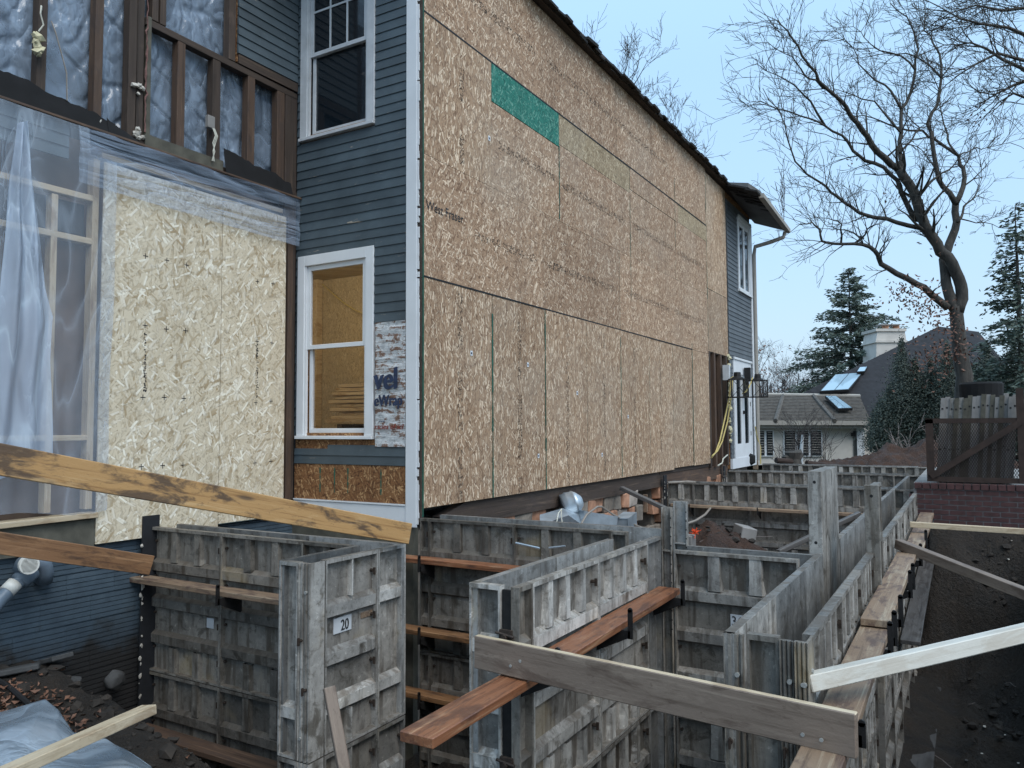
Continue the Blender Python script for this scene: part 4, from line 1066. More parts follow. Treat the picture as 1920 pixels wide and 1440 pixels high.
post('tall_filler', 5.80, 5.85, 1.985, 2.065, -1.5, 1.125, 'form', 'tall narrow channel form beside the smooth corner, left of the pair')
post('tall_filler', 6.08, 6.13, 1.953, 2.062, -.4, 1.145, 'form_in', 'taller channel form with holed edge just right of the shorter one')
post('tall_filler', 6.20, 7.05, .955, 1.05, -.4, 1.405, 'form_lt', 'broad tall grey filler form with one round hole standing above the long wall', True, 'c')
t = post('tall_filler', 6.40, 6.46, .585, .685, -.3, 1.30, 'form_dk', 'rust stained tall filler form standing right of the broad grey one', True, 'c')
panel((6.465, .60, .30), RX, .32, h=1.0, hats=0, fins=1, bands=(.36,), mat='form', detail=False, label='short ribbed filler panel behind the rust stained tall filler', name='filler_form', group='narrow filler forms')
# D: long wall toward the far end
lab = lambda i, l: ('upper' if l == 0 else 'lower') + ' wall form along the right trench, %s from the near end' % ordn[i]
run_negy(.63, [3.775, 4.69, 5.604, 6.40], ZC, lab, hats=4, hatw=.045, mat='form', flare=1.5)
run_negy(.63, [6.80, 7.70, 8.615, 9.53, 10.44, 11.36, 12.20], ZC, lambda i, l: lab(i + 3, l), hats=4, hatw=.045, mat='form', flare=1.5)
xs = [3.62, 4.53, 5.45, 6.17]
for i in range(3):
    panel((xs[i + 1], 1.0, ZC - PH), RL, xs[i + 1] - xs[i], hats=0, bands=(), mat='form_lt' if i == 0 else 'form_in', detail=False, label='inner wall form of the long wall, %s from its near end, %s' % (ordn[i], ('scoured pale', 'darker', 'in the corner')[i]))
x = 7.06
for i in range(6):
    panel((min(x + .914, 12.6), 1.0, ZC - PH), RL, .90, hats=0, bands=(), mat='form_in', detail=False, label='inner wall form of the long wall beyond the tall filler, %s one' % ordn[i]); x += .916
for i in range(4):
    panel((12.62 + (i + 1) * .914, 1.0, ZC - PH), RL, .90, hats=0, bands=(), mat='form_in', detail=False, label='inner wall form of the long wall beyond the brick wall end, %s one' % ordn[i])
for l in range(2):
    zz = ZC - PH - l * (PH + .008); up = 'upper' if l == 0 else 'lower'
    panel((3.655, .905, zz), RN, .145, hats=0, bands=(.62,), mat='form_dk', detail=False, label=up + ' recessed end form closing the near end of the long wall', name='filler_form', group='narrow filler forms')
for l, (z0, z1) in enumerate(((-.42, ZC), (-1.55, -.43))):
    up = ('upper', 'lower')[l]
    channel('end_channel', 3.62, .912, z0, z1, 'form_dk', up + ' corroded end channel left of the recessed end form on the long wall', w=.088, d=.03)
    channel('end_channel', 3.635, .695, z0, z1 - .005, 'form_dk', up + ' corrugated channel just right of the recessed end form', w=.06, d=.02)
    channel('end_channel', 3.62, .63, z0, z1, 'form_dk', up + ' corroded end channel where the white brace lands', w=.058, d=.15)
MB_ = MB()
for y, z in ((.655, .62), (.66, .52)): MB_.tube([(3.612, y, z), (3.622, y, z)], .009, 8)
for x_, z in ((3.70, .66), (3.72, .45)): MB_.tube([(x_, .622, z), (x_, .632, z)], .013, 8)
tag(MB_.build('bolt_set', M['bolt_lt'], None), 'bright bolt heads on the end channel where the white brace lands', 'bolts')
# E, F, G: walls at the far side
for nm, X, y0, n, back in (('nearest', 12.85, 4.46, 4, .38), ('second', 16.6, 4.45, 4, .38), ('farthest', 19.9, 4.45, 5, .3)):
    ys = [y0 - .02, y0 - .46] + [y0 - .46 - .914 * (i + 1) for i in range(n)]
    run_negx(X, ys, ZC - .005, lambda i, l, nm=nm: ('upper' if l == 0 else 'lower') + ' wall form on the %s far cross wall, %s from the house' % (nm, ordn[i]), levels=2 if nm == 'nearest' else 1, hats=3, mat='form', detail=False, hatw=.085, flare=1.0)
    for i in range(4):
        panel((X + back, 1.0 + i * .87, ZC - PH), RB, .865, hats=0, bands=(), mat='form_in', detail=False, label='back form of the %s far cross wall, %s from the long wall' % (nm, ordn[i]))
# black joint boards where the forms meet the house
for (x0, x1, y0, y1, z1), lb in (((4.20, 4.36, Y2 - .045, Y2 - .025, 1.0), 'black joint board edged with white foam, between the blue block wall and left forms'),
                                 ((12.72, 12.86, YW - .03, YW - .01, .92), 'black joint board at the house end of the nearest far cross wall'),
                                 ((16.46, 16.6, YW - .03, YW - .01, .90), 'black joint board at the house end of the second far cross wall')):
    t = thing('joint_board', lb, 'joint board', (x0, y0, -1.5)); MB().box((x0, y0, -1.5), (x1, y1, z1)).build('strip', M['foam'], t)
    mb = MB()
    for k in range(70 if x0 < 5 else 10):
        xx = random.choice((x0, x1)) + random.gauss(0, .006); mb.ico((xx, y0 - .005, random.uniform(-1.3 if x0 < 5 else .5, z1 - .1)), random.uniform(.004, .015), (1, .6, 1.6), .5)
    mb.build('foam_bead', M['foamw'], t)
# brackets that carry the planks
def bracket(x, y, z, rz, label, h=.13):
    t = thing('bracket', label, 'bracket', (x, y, z), rz, 'steel plank brackets'); Wm = WM[t.name]
    mb = MB(); mb.box((-.006, -.22, -.05), (.006, .01, -.045 + .045)); mb.box((-.006, -.235, -.05), (.006, -.205, h))
    mb.tube([(-.006, -.22, h - .002), (.006, -.22, h - .002)], .0149, 8); mb.prism([(-.20, -.05), (.01, -.05), (.01, -.15)], -.005, .005, 'x'); mb.build('arm', M['steel'], t, Wm); return t
for i, x in enumerate((4.62, 3.62)):
    bracket(x, 2.075, .475, 0, 'steel bracket holding the orange plank, %s' % ('left of the far corner', 'under the crossing brace board')[i])
bracket(5.66, 2.075, .475, 0, 'steel bracket at the far end of the orange plank')
for i, x in enumerate((3.55, 4.95, 5.25, 5.75, 6.75, 7.1, 8.3, 9.4)):
    bracket(x, .635, .475, 0, 'steel bracket clipping the trench side plank, %s from the near end' % ordn[i], .15 if i else .05)
bracket(4.30, 5.02, .44, RN, 'steel bracket holding the long plank on the left stub', .10)
for z, nm in ((.50, 'top'), (-.14, 'middle'), (-.71, 'lowest')): bracket(5.90, 4.30, z, RN, 'steel bracket under the %s plank beneath the house corner' % nm, .09)
bracket(12.83, 4.0, .40, RN, 'steel bracket under the far cross wall plank, left one', .05); bracket(12.83, 2.9, .40, RN, 'steel bracket under the far cross wall plank, right one', .05)
# ------------------------------------------------------------------ planks and braces
def plank(label, p, q, w, h, mat, face=(0, 0, 1), cat='plank', name='plank', grp=None, **k):
    return tag(board(name, p, q, w, h, M[mat], None, face, **k), label, cat, grp)
plank('orange stained walkway plank running along the middle return wall under the brace board', (2.60, 1.985, .475), (5.79, 2.005, .50), .17, .045, 'w_orange', name='walkway_plank')
# nailed brace board across the two walkways
A_ = on_y(895, 1219, 2.20); 
p_l = on_z(985, 1265, .51); p_r = on_z(1570, 1400, .515)
dl = (p_l - CAM).dot(FWD); dr = (p_r - CAM).dot(FWD)
def pix(px, py, d): r = ray(px, py); return CAM + r * d
kx = lambda x: dl + (dr - dl) * (x - 985) / (1570 - 985)
bp, bq = pix(893, 1220, kx(893) - .02), pix(1607, 1379, kx(1607) - .02)
fz = (bq - bp).cross(Vector((0, 0, 1))).normalized()
def flatboard(name, label, p, q, wide, thick, mat, cat='brace board', top=None, **k):
    """board on edge: `wide` upright, `thick` level; its sawn top edge may be cleaner"""
    o = board(name, p, q, thick, wide, M[mat], None, (0, 0, 1), **k)
    if top:
        o.data.materials.append(M[top])
        for f_ in o.data.polygons:
            if f_.normal.z > .7: f_.material_index = 1
    return tag(o, label, cat)
bb = flatboard('brace_board', 'long grey brown brace board laid diagonally across both walkway planks, nails showing', bp, bq, .165, .04, 'w_grey', top='w_new')
nd = (bq - bp).normalized(); side = Vector((nd.y, -nd.x, 0)).normalized()
if side.dot(CAM - bp) < 0: side = -side
mb = MB()
for px, py in ((983, 1241), (965, 1250), (1510, 1378), (1545, 1388)):
    c = pix(px, py, kx(px) - .045); mb.tube([c - side * .03, c + side * .035 + UP * .012], .004, 6); mb.tube([c + side * .034 + UP * .012, c + side * .037 + UP * .012], .008, 8)
tag(mb.build('nail_set', M['bolt_lt'], None), 'bright duplex nails sticking out of the crossing brace board', 'nails')
flatboard('brace_board', 'wet yellow brace board slanting down from the upper left to the left stub corner', (4.50, 3.50, .985), (1.60, 3.98, 1.695), .148, .042, 'w_yellow')
p = at(283, 1060, 6.0); q = at(-60, 1009, 5.1); flatboard('brace_board', 'wet brown brace board ending at the black joint board by the blue wall', p, q, .145, .042, 'w_brown')
plank('pale splintered plank end leaning out of the lower left corner over the sheeting', pix(280, 1330, 4.15), pix(-70, 1487, 3.1), .095, .05, 'w_new', (.25, .2, 1), cat='plank')
plank('short upright wooden stake leaning against the left stub at the bottom edge', pix(617, 1288, 3.75), pix(668, 1560, 3.55), .055, .055, 'w_grey', (-.6, -.8, .1), cat='stake', name='stake')
# long wall walkway planks
plank('weathered tan walkway plank over the trench, middle piece lying on top', (5.27, .525, .542), (8.15, .52, .545), .165, .045, 'w_tan', name='walkway_plank')
plank('dirty tan walkway plank over the trench, near piece passing under the brace board', (2.72, .515, .487), (5.60, .53, .490), .165, .045, 'w_tan', name='walkway_plank')
plank('far weathered walkway plank reaching the brick wall beside the trench', (8.6, .50, .50), (12.3, .52, .51), .17, .045, 'w_tan', name='walkway_plank')
plank('dark wet lower plank bracketed below the trench walkway', (8.3, .53, -.30), (12.4, .53, -.10), .17, .04, 'w_dkgrey')
plank('wide dark footing plank on the trench floor along the forms', (3.0, .50, -1.44), (10.8, .50, -1.42), .26, .05, 'w_dkgrey', cat='plank')
for k, (x, z) in enumerate(((6.5, -1.30), (7.6, -1.32))):
    mb = MB(); mb.beam((x, .62, z + .02), (x + .3, .18, z - .02), .05, .012); tag(mb.build('steel_strap', M['steel'], None), ('far', 'near')[k == 0] + ' dark steel strap lying over the footing plank', 'strap')
# braces over the trench
plank('white painted brace running from the near end channel to the right edge', pix(1511, 1281, (Vector((3.72, .60, .58)) - CAM).dot(FWD)), pix(1990, 1170, 3.75).lerp(pix(1511, 1281, (Vector((3.72, .60, .58)) - CAM).dot(FWD)), -.9), .085, .072, 'w_white', (.15, .1, 1), cat='brace')
a = on_y(1683, 1019, .60); plank('weathered grey brace slanting from the trench forms down to the bank', a, pix(1990, 1140, (a - CAM).dot(FWD) * .82).lerp(a, -.45), .09, .085, 'w_grey', (.1, .1, 1), cat='brace')
a = on_y(1706, 983, .60); plank('thin pale far brace lying level in front of the brick wall', a, pix(1990, 1001, (a - CAM).dot(FWD) * .93).lerp(a, -.5), .075, .06, 'w_new', cat='brace')
# planks on the other walls
plank('bleached plank bracketed along the left stub', (4.21, 6.32, .465), (4.205, 3.62, .465), .15, .042, 'w_tan')
plank('dark red lower plank at the foot of the left stub', (4.20, 6.28, -.78), (4.20, 3.7, -.78), .17, .042, 'brown_red')
for z, m_, nm in ((.53, 'w_orange', 'top rust red'), (-.115, 'w_brown', 'middle brown'), (-.685, 'w_brown', 'lowest dark')):
    plank(nm + ' plank in the gap beneath the white house corner', (5.82, 4.75, z), (5.82, 2.6, z), .15, .045, m_)
plank('pale plank bracketed along the nearest far cross wall', (12.76, 4.35, .425), (12.76, 1.1, .40), .14, .045, 'w_tan')
a = on_z(1460, 1035, .35); b = on_y(1612, 963, 1.1); plank('thin grey pole leaning over the inner soil heap', a, b, .06, .05, 'w_dkgrey', cat='pole', name='pole')
a = on_y(1165, 915, YW - .05); b = on_y(1262, 960, 3.6); plank('dark wet board sloping down from the rim beam to the far cross wall', a, b, .10, .05, 'w_dkgrey', cat='board', name='loose_board')
a = on_y(1210, 927, 4.4); tag(board('loose_stick', a, a - UP * .28, .07, .02, M['w_tan'], None, (1, 0, 0)), 'short pale stick hanging under the dark sloping board', 'stick')
# sticker on the middle forms
t = thing('maker_sticker', 'blue and white maker sticker reading SYSTEMS on the shaded wall form', 'sticker', (5.938, 4.05, .2))
a = on_x(808, 1091, 5.938); b = on_x(850, 1110, 5.938)
MB().box((5.936, b.y, b.z), (5.940, a.y, b.z + (a.z - b.z) * .5)).build('blue_band', M['ink_b'], t)
MB().box((5.936, b.y, b.z + (a.z - b.z) * .5 + .001), (5.940, a.y, a.z)).build('white_band', M['white_dirty'], t)
text('print', 'SYSTEMS', .05, mat4((5.935, a.y - .015, b.z + .006), (0, -1, 0), (0, 0, 1), (-1, 0, 0)), M['white'], t, sx=.95)
a = on_x(388, 1158, 4.33); tag(MB().box((4.328, a.y - .085, a.z - .08), (4.333, a.y, a.z)).build('paper_tag', M['white_dirty'], None), 'square grey paper tag stuck on the grimy left wall form', 'tag')
mb = MB(); a = on_x(975, 1018, 5.90); b = on_x(1012, 1025, 5.90)
mb.tube([a + Vector((-.02, .03, 0)), b + Vector((-.02, -.01, -.01))], .010, 6); mb.tube([b + Vector((-.02, -.10, 0)), on_x(1060, 1024, 5.88)], .009, 6)
tag(mb.build('form_pin', M['galv'], None), 'loose steel pin stuck across the form beneath the ducts', 'pin')
# ------------------------------------------------------------------ drain pipes on the block wall
yb = Y2 + .03
t = thing('drain_pipe', 'blue painted drain elbow with open white end on the block wall', 'pipe', (3.3, yb, .5))
c1 = on_y(45, 1058, yb - .16); c2 = on_y(0, 1120, yb - .20)
mb = MB(); mb.tube([c1 + Vector((-.01, -.07, .005)), c1 + Vector((0, .0, 0)), c1 + Vector((.01, .05, -.03)), on_y(50, 1085, yb - .12), on_y(25, 1098, yb - .15), on_y(0, 1125, yb - .18), on_y(-30, 1160, yb - .2)], [.062, .062, .058, .058, .05, .05, .05], 16, cap=False)
mb.build('elbow', M['pvc'], t, smooth=True)
d = Vector((-.12, -1, .05)).normalized(); a = c1 + Vector((-.01, -.07, .005))
mb = MB(); mb.tube([a, a + d * .03, a + d * .03, a - d * .02], [.069, .069, .056, .054], 20, cap=False); mb.build('rim', M['pvc_w'], t, smooth=False)
mb = MB(); mb.tube([a - d * .012, a - d * .010], [.0545, .0545], 16); mb.build('dark_mouth_disc', M['brown'], t)  # dark disc painting the shade inside the open pipe end
p = on_y(28, 1094, yb - .15); q = on_y(12, 1110, yb - .165); mb = MB(); mb.tube([p, q], .055, 16); mb.build('white_coupling', M['pvc_w'], t, smooth=True)
p = on_y(60, 1070, yb - .12); q = on_y(36, 1090, yb - .145); mb = MB(); mb.tube([p, q], .066, 16); mb.build('collar', M['pvc'], t, smooth=True)
mb = MB(); mb.tube([on_y(82, 1090, yb - .03), on_y(84, 1072, yb - .06), on_y(80, 1056, yb - .10), on_y(66, 1046, yb - .08), on_y(60, 1048, yb + .02)], .062, 16)
tag(mb.build('drain_elbow', M['pvc'], None, smooth=True), 'rounded slate blue pipe elbow turning down behind the open drain end', 'pipe')
# slates, stones and sheeting on the soil in the lower left
for px, py, s, lb in ((30, 1262, .15, 'flat grey slate lying nearest the left edge below the block wall'), (95, 1238, .17, 'long dark slate against the foot of the block wall'), (20, 1240, .12, 'slanting slate half under leaves')):
    p = on_z(px, py, -.03); mb = MB(); m_ = Matrix.Translation((p.x, p.y, ground_z(p.x, p.y) + .03)) @ Matrix.Rotation(random.uniform(-.3, .3), 4, 'X') @ Matrix.Rotation(random.uniform(0, 3), 4, 'Z')
    mb.box((-s, -s * .5, -.02), (s, s * .5, .02), m_); tag(mb.build('slate', M['stone'], None, bevel=.008), lb, 'stone')
for px, py, z, s, lb in ((135, 1280, -.2, .075, 'pointed grey rock on the dark slope below the block wall'), (215, 1275, -.3, .09, 'dark hollow rock near the black joint board')):
    p = on_z(px, py, z); mb = MB(); mb.ico((p.x, p.y, max(z, ground_z(p.x, p.y))), s, (1, .8, .9), .3); o = mb.build('rock', M['stone'] if 'reddish' not in lb else M['brick_or'], None)
    bev(o, s * .18, 2); tag(o, lb, 'rock')
T = [(-120, 1345), (0, 1335), (85, 1310), (110, 1330), (137, 1372), (200, 1385), (262, 1430), (300, 1500)]
def tarp(u, v):
    k = min(len(T) - 2, int(u * (len(T) - 1))); f = u * (len(T) - 1) - k
    px = T[k][0] + (T[k + 1][0] - T[k][0]) * f; py = T[k][1] + (T[k + 1][1] - T[k][1]) * f
    far = pix(px, py, 5.1 - .9 * u); near = Vector((1.2 + 1.3 * u, 3.6 - 1.0 * u, .0))
    p = far.lerp(near, v)
    p.z += .07 * math.sin(v * 3.0) * (1 - .5 * u) + .05 * noise.noise((p.x * 2.3, p.y * 2.3, 2)) * min(1, v * 6) + .03 * math.sin((u * 9 + v * 5)) * min(1, v * 4)
    return p
def tarp2(u, v):
    if v < .08: p = tarp(u, 0); p.z -= .28 * (1 - v / .08); return p
    return tarp(u, (v - .08) / .92)
mb = MB(); mb.sm = True; mb.grid(tarp2, 80, 60); tag(mb.build('silver_sheet', M['tarp'], None), 'crumpled silvery blue plastic sheet over the soil in the lower left corner', 'plastic sheet')
mb = MB(); mb.tube([on_z(-20, 1265, .0), on_z(20, 1290, -.05), on_z(60, 1325, -.1), on_z(75, 1345, -.15)], .018, 7); tag(mb.build('black_hose', M['black'], None), 'short black hose curving out of the leaves at the left edge', 'hose')
# ------------------------------------------------------------------ ducts below the rim
t = thing('duct', 'galvanised duct boot with round collar lying under the rim beam', 'duct', (9.2, 4.4, .3))
c = on_y(1074, 944, 4.36); ax = Vector((.62, -.70, .22)).normalized()
mb = MB(); mb.tube([c - ax * .14, c - ax * .09, c - ax * .08, c - ax * .0, c + ax * .005, c + ax * .06, c + ax * .12], [.15, .15, .165, .155, .165, .13, .07], 18); mb.build('collar', M['galv'], t, smooth=True)
a, b, = on_y(1028, 968, 4.25), on_y(1082, 982, 4.15)
mb = MB(); mb.v = [tuple(x) for x in (on_y(1012, 965, 4.40), on_y(1058, 952, 4.42), on_y(1100, 962, 4.36), on_y(1100, 990, 4.2), on_y(1012, 985, 4.2), on_y(1066, 966, 4.15))]
mb.f = [(0, 1, 5), (1, 2, 5), (0, 5, 4), (5, 2, 3), (5, 3, 4), (0, 1, 2, 3, 4)]; mb.build('boot', M['galv'], t)
def duct(label, pa, pb, w, h, up=(0, 0, 1)):
    t = thing('duct', label, 'duct', tuple(pa)); mb = MB(); x = (pb - pa).normalized(); y = Vector(up).cross(x).normalized(); z = x.cross(y); m_ = mat4(pa, x, y, z); L = (pb - pa).length; e = .006
    mb.box((0, -w, -h), (L, w, -h + e), m_); mb.box((0, -w, h - e), (L, w, h), m_); mb.box((0, -w, -h + e), (L, -w + e, h - e), m_); mb.box((0, w - e, -h + e), (L, w, h - e), m_); mb.build('sheet_metal', M['galv'], t)
    mb = MB(); mb.box((0.01, -w - .004, -h - .004), (.03, w + .004, h + .004), m_); mb.build('seam', M['galv'], t)
duct('open rectangular silver duct pointing right below the rim beam', on_y(1085, 968, 4.25), on_y(1148, 978, 4.0), .10, .075)
duct('dark duct end tipped up to the right of the open duct', on_y(1165, 985, 3.95), on_y(1182, 972, 4.05), .09, .09)
mb = MB(); mb.tube([on_y(1090, 982, 3.9), on_y(1100, 965, 3.95), on_y(1120, 950, 4.0), on_y(1128, 950, 4.0), on_y(1150, 965, 4.0), on_y(1180, 980, 3.95), on_y(1205, 990, 3.9)], .013, 6); tag(mb.build('grey_cable', M['cord_g'], None), 'grey cable looping over the ducts', 'cable')
mb = MB(); mb.tube([on_y(1044, 978, 4.1), on_y(1047, 962, 4.12), on_y(1053, 954, 4.15), on_y(1052, 966, 4.12), on_y(1054, 980, 4.1)], .007, 5); tag(mb.build('rope_end', M['cord_w'], None), 'pale rope end knotted around the duct boot', 'rope')
mb = MB(); P_ = [(1252, 905, 4.35), (1290, 903, 4.15), (1315, 905, 4.0), (1330, 914, 3.9), (1338, 930, 3.8), (1336, 948, 3.7), (1322, 965, 3.6), (1305, 976, 3.5), (1288, 982, 3.4)]
mb.tube([on_y(*p) for p in P_], .018, 6); tag(mb.build('grey_hose', M['cord_g'], None), 'grey hose arching over the far cross wall down to the inner soil heap', 'hose')
# survey marker and blocks on the inner heap
a = on_z(1286, 1012, .36); t = tag(MB().box((a.x - .09, a.y - .10, a.z - .3), (a.x + .09, a.y + .08, a.z + .06)).build('concrete_block', M['conc'], None, bevel=.01), 'pale concrete block beside the orange marker behind the tall channel', 'block')
a = on_z(1396, 1000, .3); m_ = Matrix.Translation((a.x, a.y, ground_z(a.x, a.y) + .08)) @ Matrix.Rotation(.5, 4, 'Z') @ Matrix.Rotation(.2, 4, 'X')
tag(MB().box((-.22, -.1, -.09), (.22, .1, .09), m_).build('concrete_block', M['conc'], None, bevel=.01), 'grey block half buried on top of the inner soil heap', 'block')
a = on_z(1304, 1000, .45); mb = MB()
for k in range(26):
    d = Vector((random.uniform(-1, 1), random.uniform(-1, 1), random.uniform(-.3, 1))).normalized(); mb.beam(a, a + d * random.uniform(.04, .085), .006, .006)
tag(mb.build('survey_whisker', M['orange'], None), 'bright orange survey whisker stuck in the inner soil heap', 'marker')
# ------------------------------------------------------------------ cords and lanterns on the far bay
def cord(label, pts, r, mat, cat='cord'):
    mb = MB(); V_ = [on_y(*p) for p in pts]; out = []
    for i in range(len(V_) - 1):
        for k in range(4): out.append(V_[i].lerp(V_[i + 1], k / 4))
    out.append(V_[-1]); mb.tube(out, r, 6); tag(mb.build('extension_cord', M[mat], None), label, cat)
cord('yellow cord drooping from the left lantern, left strand', [(1371, 708, 4.42), (1368, 740, 4.40), (1360, 780, 4.38), (1350, 825, 4.36), (1342, 848, 4.34), (1334, 858, 4.34)], .016, 'cord_y')
cord('yellow cord drooping from the left lantern, right strand', [(1374, 706, 4.40), (1371, 745, 4.36), (1364, 790, 4.34), (1354, 828, 4.32), (1345, 846, 4.32), (1335, 855, 4.32)], .014, 'cord_y')
cord('short yellow cord between the two lanterns', [(1392, 738, 4.3), (1398, 735, 4.28), (1403, 728, 4.26), (1408, 718, 4.24), (1411, 708, 4.24)], .014, 'cord_y')
cord('white wire curling out under the white skirt', [(1364, 853, 4.42), (1356, 860, 4.38), (1354, 868, 4.36), (1346, 873, 4.34)], .014, 'cord_w', 'wire')
cord('yellow cord hanging past the far corner of the house', [(1416, 800, 4.45), (1420, 820, 4.45), (1426, 838, 4.4), (1426, 870, 4.4)], .014, 'cord_y')
def lantern(px, py, d, label, bracketed):
    c = on_y(px, py, d); t = thing('lantern', label, 'lantern', tuple(c), 0, 'wall lanterns hanging loose')
    s, h = .17, .40; mb = MB(); R = Matrix.Translation(c) @ Matrix.Rotation(.5, 4, 'Z')
    for a in (-1, 1):
        for b in (-1, 1): mb.box((a * s - .012, b * s - .012, -h / 2), (a * s + .012, b * s + .012, h / 2), R)
    for z in (-h / 2, h / 2 - .02):
        mb.box((-s, -s - .012, z), (s, -s + .012, z + .02), R); mb.box((-s, s - .012, z), (s, s + .012, z + .02), R); mb.box((-s - .012, -s, z), (-s + .012, s, z + .02), R); mb.box((s - .012, -s, z), (s + .012, s, z + .02), R)
    for sx_ in (-1, 1):
        mb.beam(R @ Vector((-s, -s * 1.02, sx_ * h / 2)), R @ Vector((s, -s * 1.02, -sx_ * h / 2)), .010, .010); mb.beam(R @ Vector((-s * 1.02, -s, sx_ * h / 2)), R @ Vector((-s * 1.02, s, -sx_ * h / 2)), .010, .010)
    mb.build('cage', M['steel'], t)
    g_ = MB(); g_.box((-s + .02, -s + .02, -h / 2 + .02), (s - .02, s - .02, h / 2 - .02), R); g_.build('glass', M['glass'], t)
    mb = MB(); mb.tube([R @ Vector((0, 0, h / 2)), R @ Vector((0, 0, h / 2 + .04)), R @ Vector((0, 0, h / 2 + .05)), R @ Vector((0, 0, h / 2 + .14))], [s * .9, s * .55, .08, .07], 10); mb.build('cap', M['steel'], t)
    MB().box(c + Vector((-.05, .16, h / 2 - .02)), c + Vector((.05, YW - .045 - c.y, h / 2 + .30))).build('back_plate', M['white_dirty'] if bracketed else M['steel'], t)
lantern(1383, 728, 4.15, 'black caged lantern hanging at the left of the white french door', True)
lantern(1421, 729, 4.15, 'black caged lantern hanging right of the french door at the house corner', False)
# ------------------------------------------------------------------ brick retaining wall, slab and rack
bw = thing('brick_wall', 'maroon brick retaining wall at the far end of the trench', 'wall', (12.7, -1, .2))
BX = 12.70
MB().box((BX + .012, -4.0, -.3), (BX + .3, .70, .83)).build('mortar_core', M['mortar_dk'], bw)
me = MB().box((0, 0, 0), (.09, .190, .056)).mesh('brick'); me.materials.append(M['brick_red'])
mc = MB().box((0, 0, 0), (.20, .091, .075)).mesh('brick'); mc.materials.append(M['brick_red'])
for r in range(13):
    z = .829 - .0715 * (r + 1) + .006; y = -2.6 + (.1 if r % 2 else 0)
    while y < .60:
        inst(me, 'brick', bw, Matrix.Translation((BX + random.uniform(-.004, .003), y, z))); y += .2045
y = -2.6
while y < .62:
    inst(mc, 'brick', bw, Matrix.Translation((BX - .018 + random.uniform(-.004, .004), y, .835))); y += .103
slab = MB().box((BX + .15, -6, .70), (17.6, .70, .905)).build('patio', M['conc'], None); slab['kind'] = 'structure'
rk = thing('steel_rack', 'rust brown steel rack with expanded mesh side and diagonal brace on the brick wall', 'rack', (12.9, -.2, .915))
RX0 = 12.86
def rp_(px, py): return on_x(px, py, RX0)
mb = MB(); y0 = rp_(1742, 790).y; y1 = rp_(1990, 790).y; z0, z1 = .93, 1.83
for a in (y0, ): mb.box((RX0 - .03, a - .05, z0), (RX0 + .03, a + .05, z1))
mb.box((RX0 - .03, y1, z1 - .06), (RX0 + .03, y0 + .05, z1 + .01)); mb.box((RX0 - .028, y1, z0), (RX0 + .028, y0 - .05, z0 + .07)); 
yp = rp_(1913, 790).y; mb.box((RX0 - .04, yp - .05, z0), (RX0 + .02, yp + .04, z1 + .42))
mb.build('frame', M['rust'], rk)
MB().beam((RX0 - .035, y0, z0 + .07), (RX0 - .035, yp, z1 - .05), .085, .03, (1, 0, 0)).build('brace', M['rust'], rk)
mb = MB(); s = .032
n = 0; c0 = -2.0
while c0 < 2.6:
    for sg in (1, -1):
        # diagonal strands clipped to the frame
        pts = []
        for z in (z0 + .07, z1 - .06):
            pts.append((c0 + sg * (z - z0) * .55, z))
        (ya, za), (yb_, zb) = pts
        lo, hi = y1, y0 - .05
        if max(ya, yb_) > lo and min(ya, yb_) < hi:
            ta, tb = 0, 1
            for lim, op in ((lo, 1), (hi, -1)):
                f0 = (ya - lim) * op; f1 = (yb_ - lim) * op
                if f0 < 0 and f1 > 0: ta = max(ta, f0 / (f0 - f1))
                if f1 < 0 and f0 > 0: tb = min(tb, f0 / (f0 - f1))
            if tb > ta:
                A = (RX0, ya + (yb_ - ya) * ta, za + (zb - za) * ta); B = (RX0, ya + (yb_ - ya) * tb, za + (zb - za) * tb)
                mb.beam(A, B, .0065, .008, (1, 0, 0))
    c0 += s
o = mb.build('mesh_side', M['rust'], rk); o['kind'] = 'stuff'
for k in range(17):
    y = rp_(1768 + k * 8.6, 750).y; m_ = random.choice(('conc', 'conc', 'conc', 'form_lt', 'conc_dk', 'form')); x = RX0 + .12 + random.uniform(0, .05)
    t = thing('form_filler', '%s from the left of the grey holed fillers standing in the steel rack' % ordn[k], 'form filler', (x, y, .93), 0, 'form fillers standing in the steel rack')
    zt = 2.16 + random.uniform(-.03, .03); ln = .10
    mb = MB(); w = .062; mb.v = [(x, y - w / 2 + ln, .93), (x + .3, y - w / 2 + ln, .93), (x + .3, y + w / 2 + ln - .004, .93), (x, y + w / 2 + ln - .004, .93), (x, y - w / 2, zt), (x + .3, y - w / 2, zt), (x + .3, y + w / 2 - .004, zt), (x, y + w / 2 - .004, zt)]
    mb.f = [(0, 3, 2, 1), (4, 5, 6, 7), (0, 1, 5, 4), (1, 2, 6, 5), (2, 3, 7, 6), (3, 0, 4, 7)]
    mb.build('filler_body', M[m_], t)
    for z in (zt - .16, zt - .75):
        yy = y + ln * (1 - (z - .93) / (zt - .93)); h = MB(); h.tube([(x - .003, yy, z), (x + .002, yy, z)], .014, 8); h.build('hole', M['steel'], t)
c = rp_(1842, 728) + Vector((1.0, 0, 0)); mb = MB(); mb.tube([c + UP * -.9, c + UP * .08, c + UP * .10, c + UP * .13], [.26, .30, .30, .27], 20)
tag(mb.build('black_bin', M['black'], None, smooth=False), 'black round bin standing behind the steel rack', 'bin')
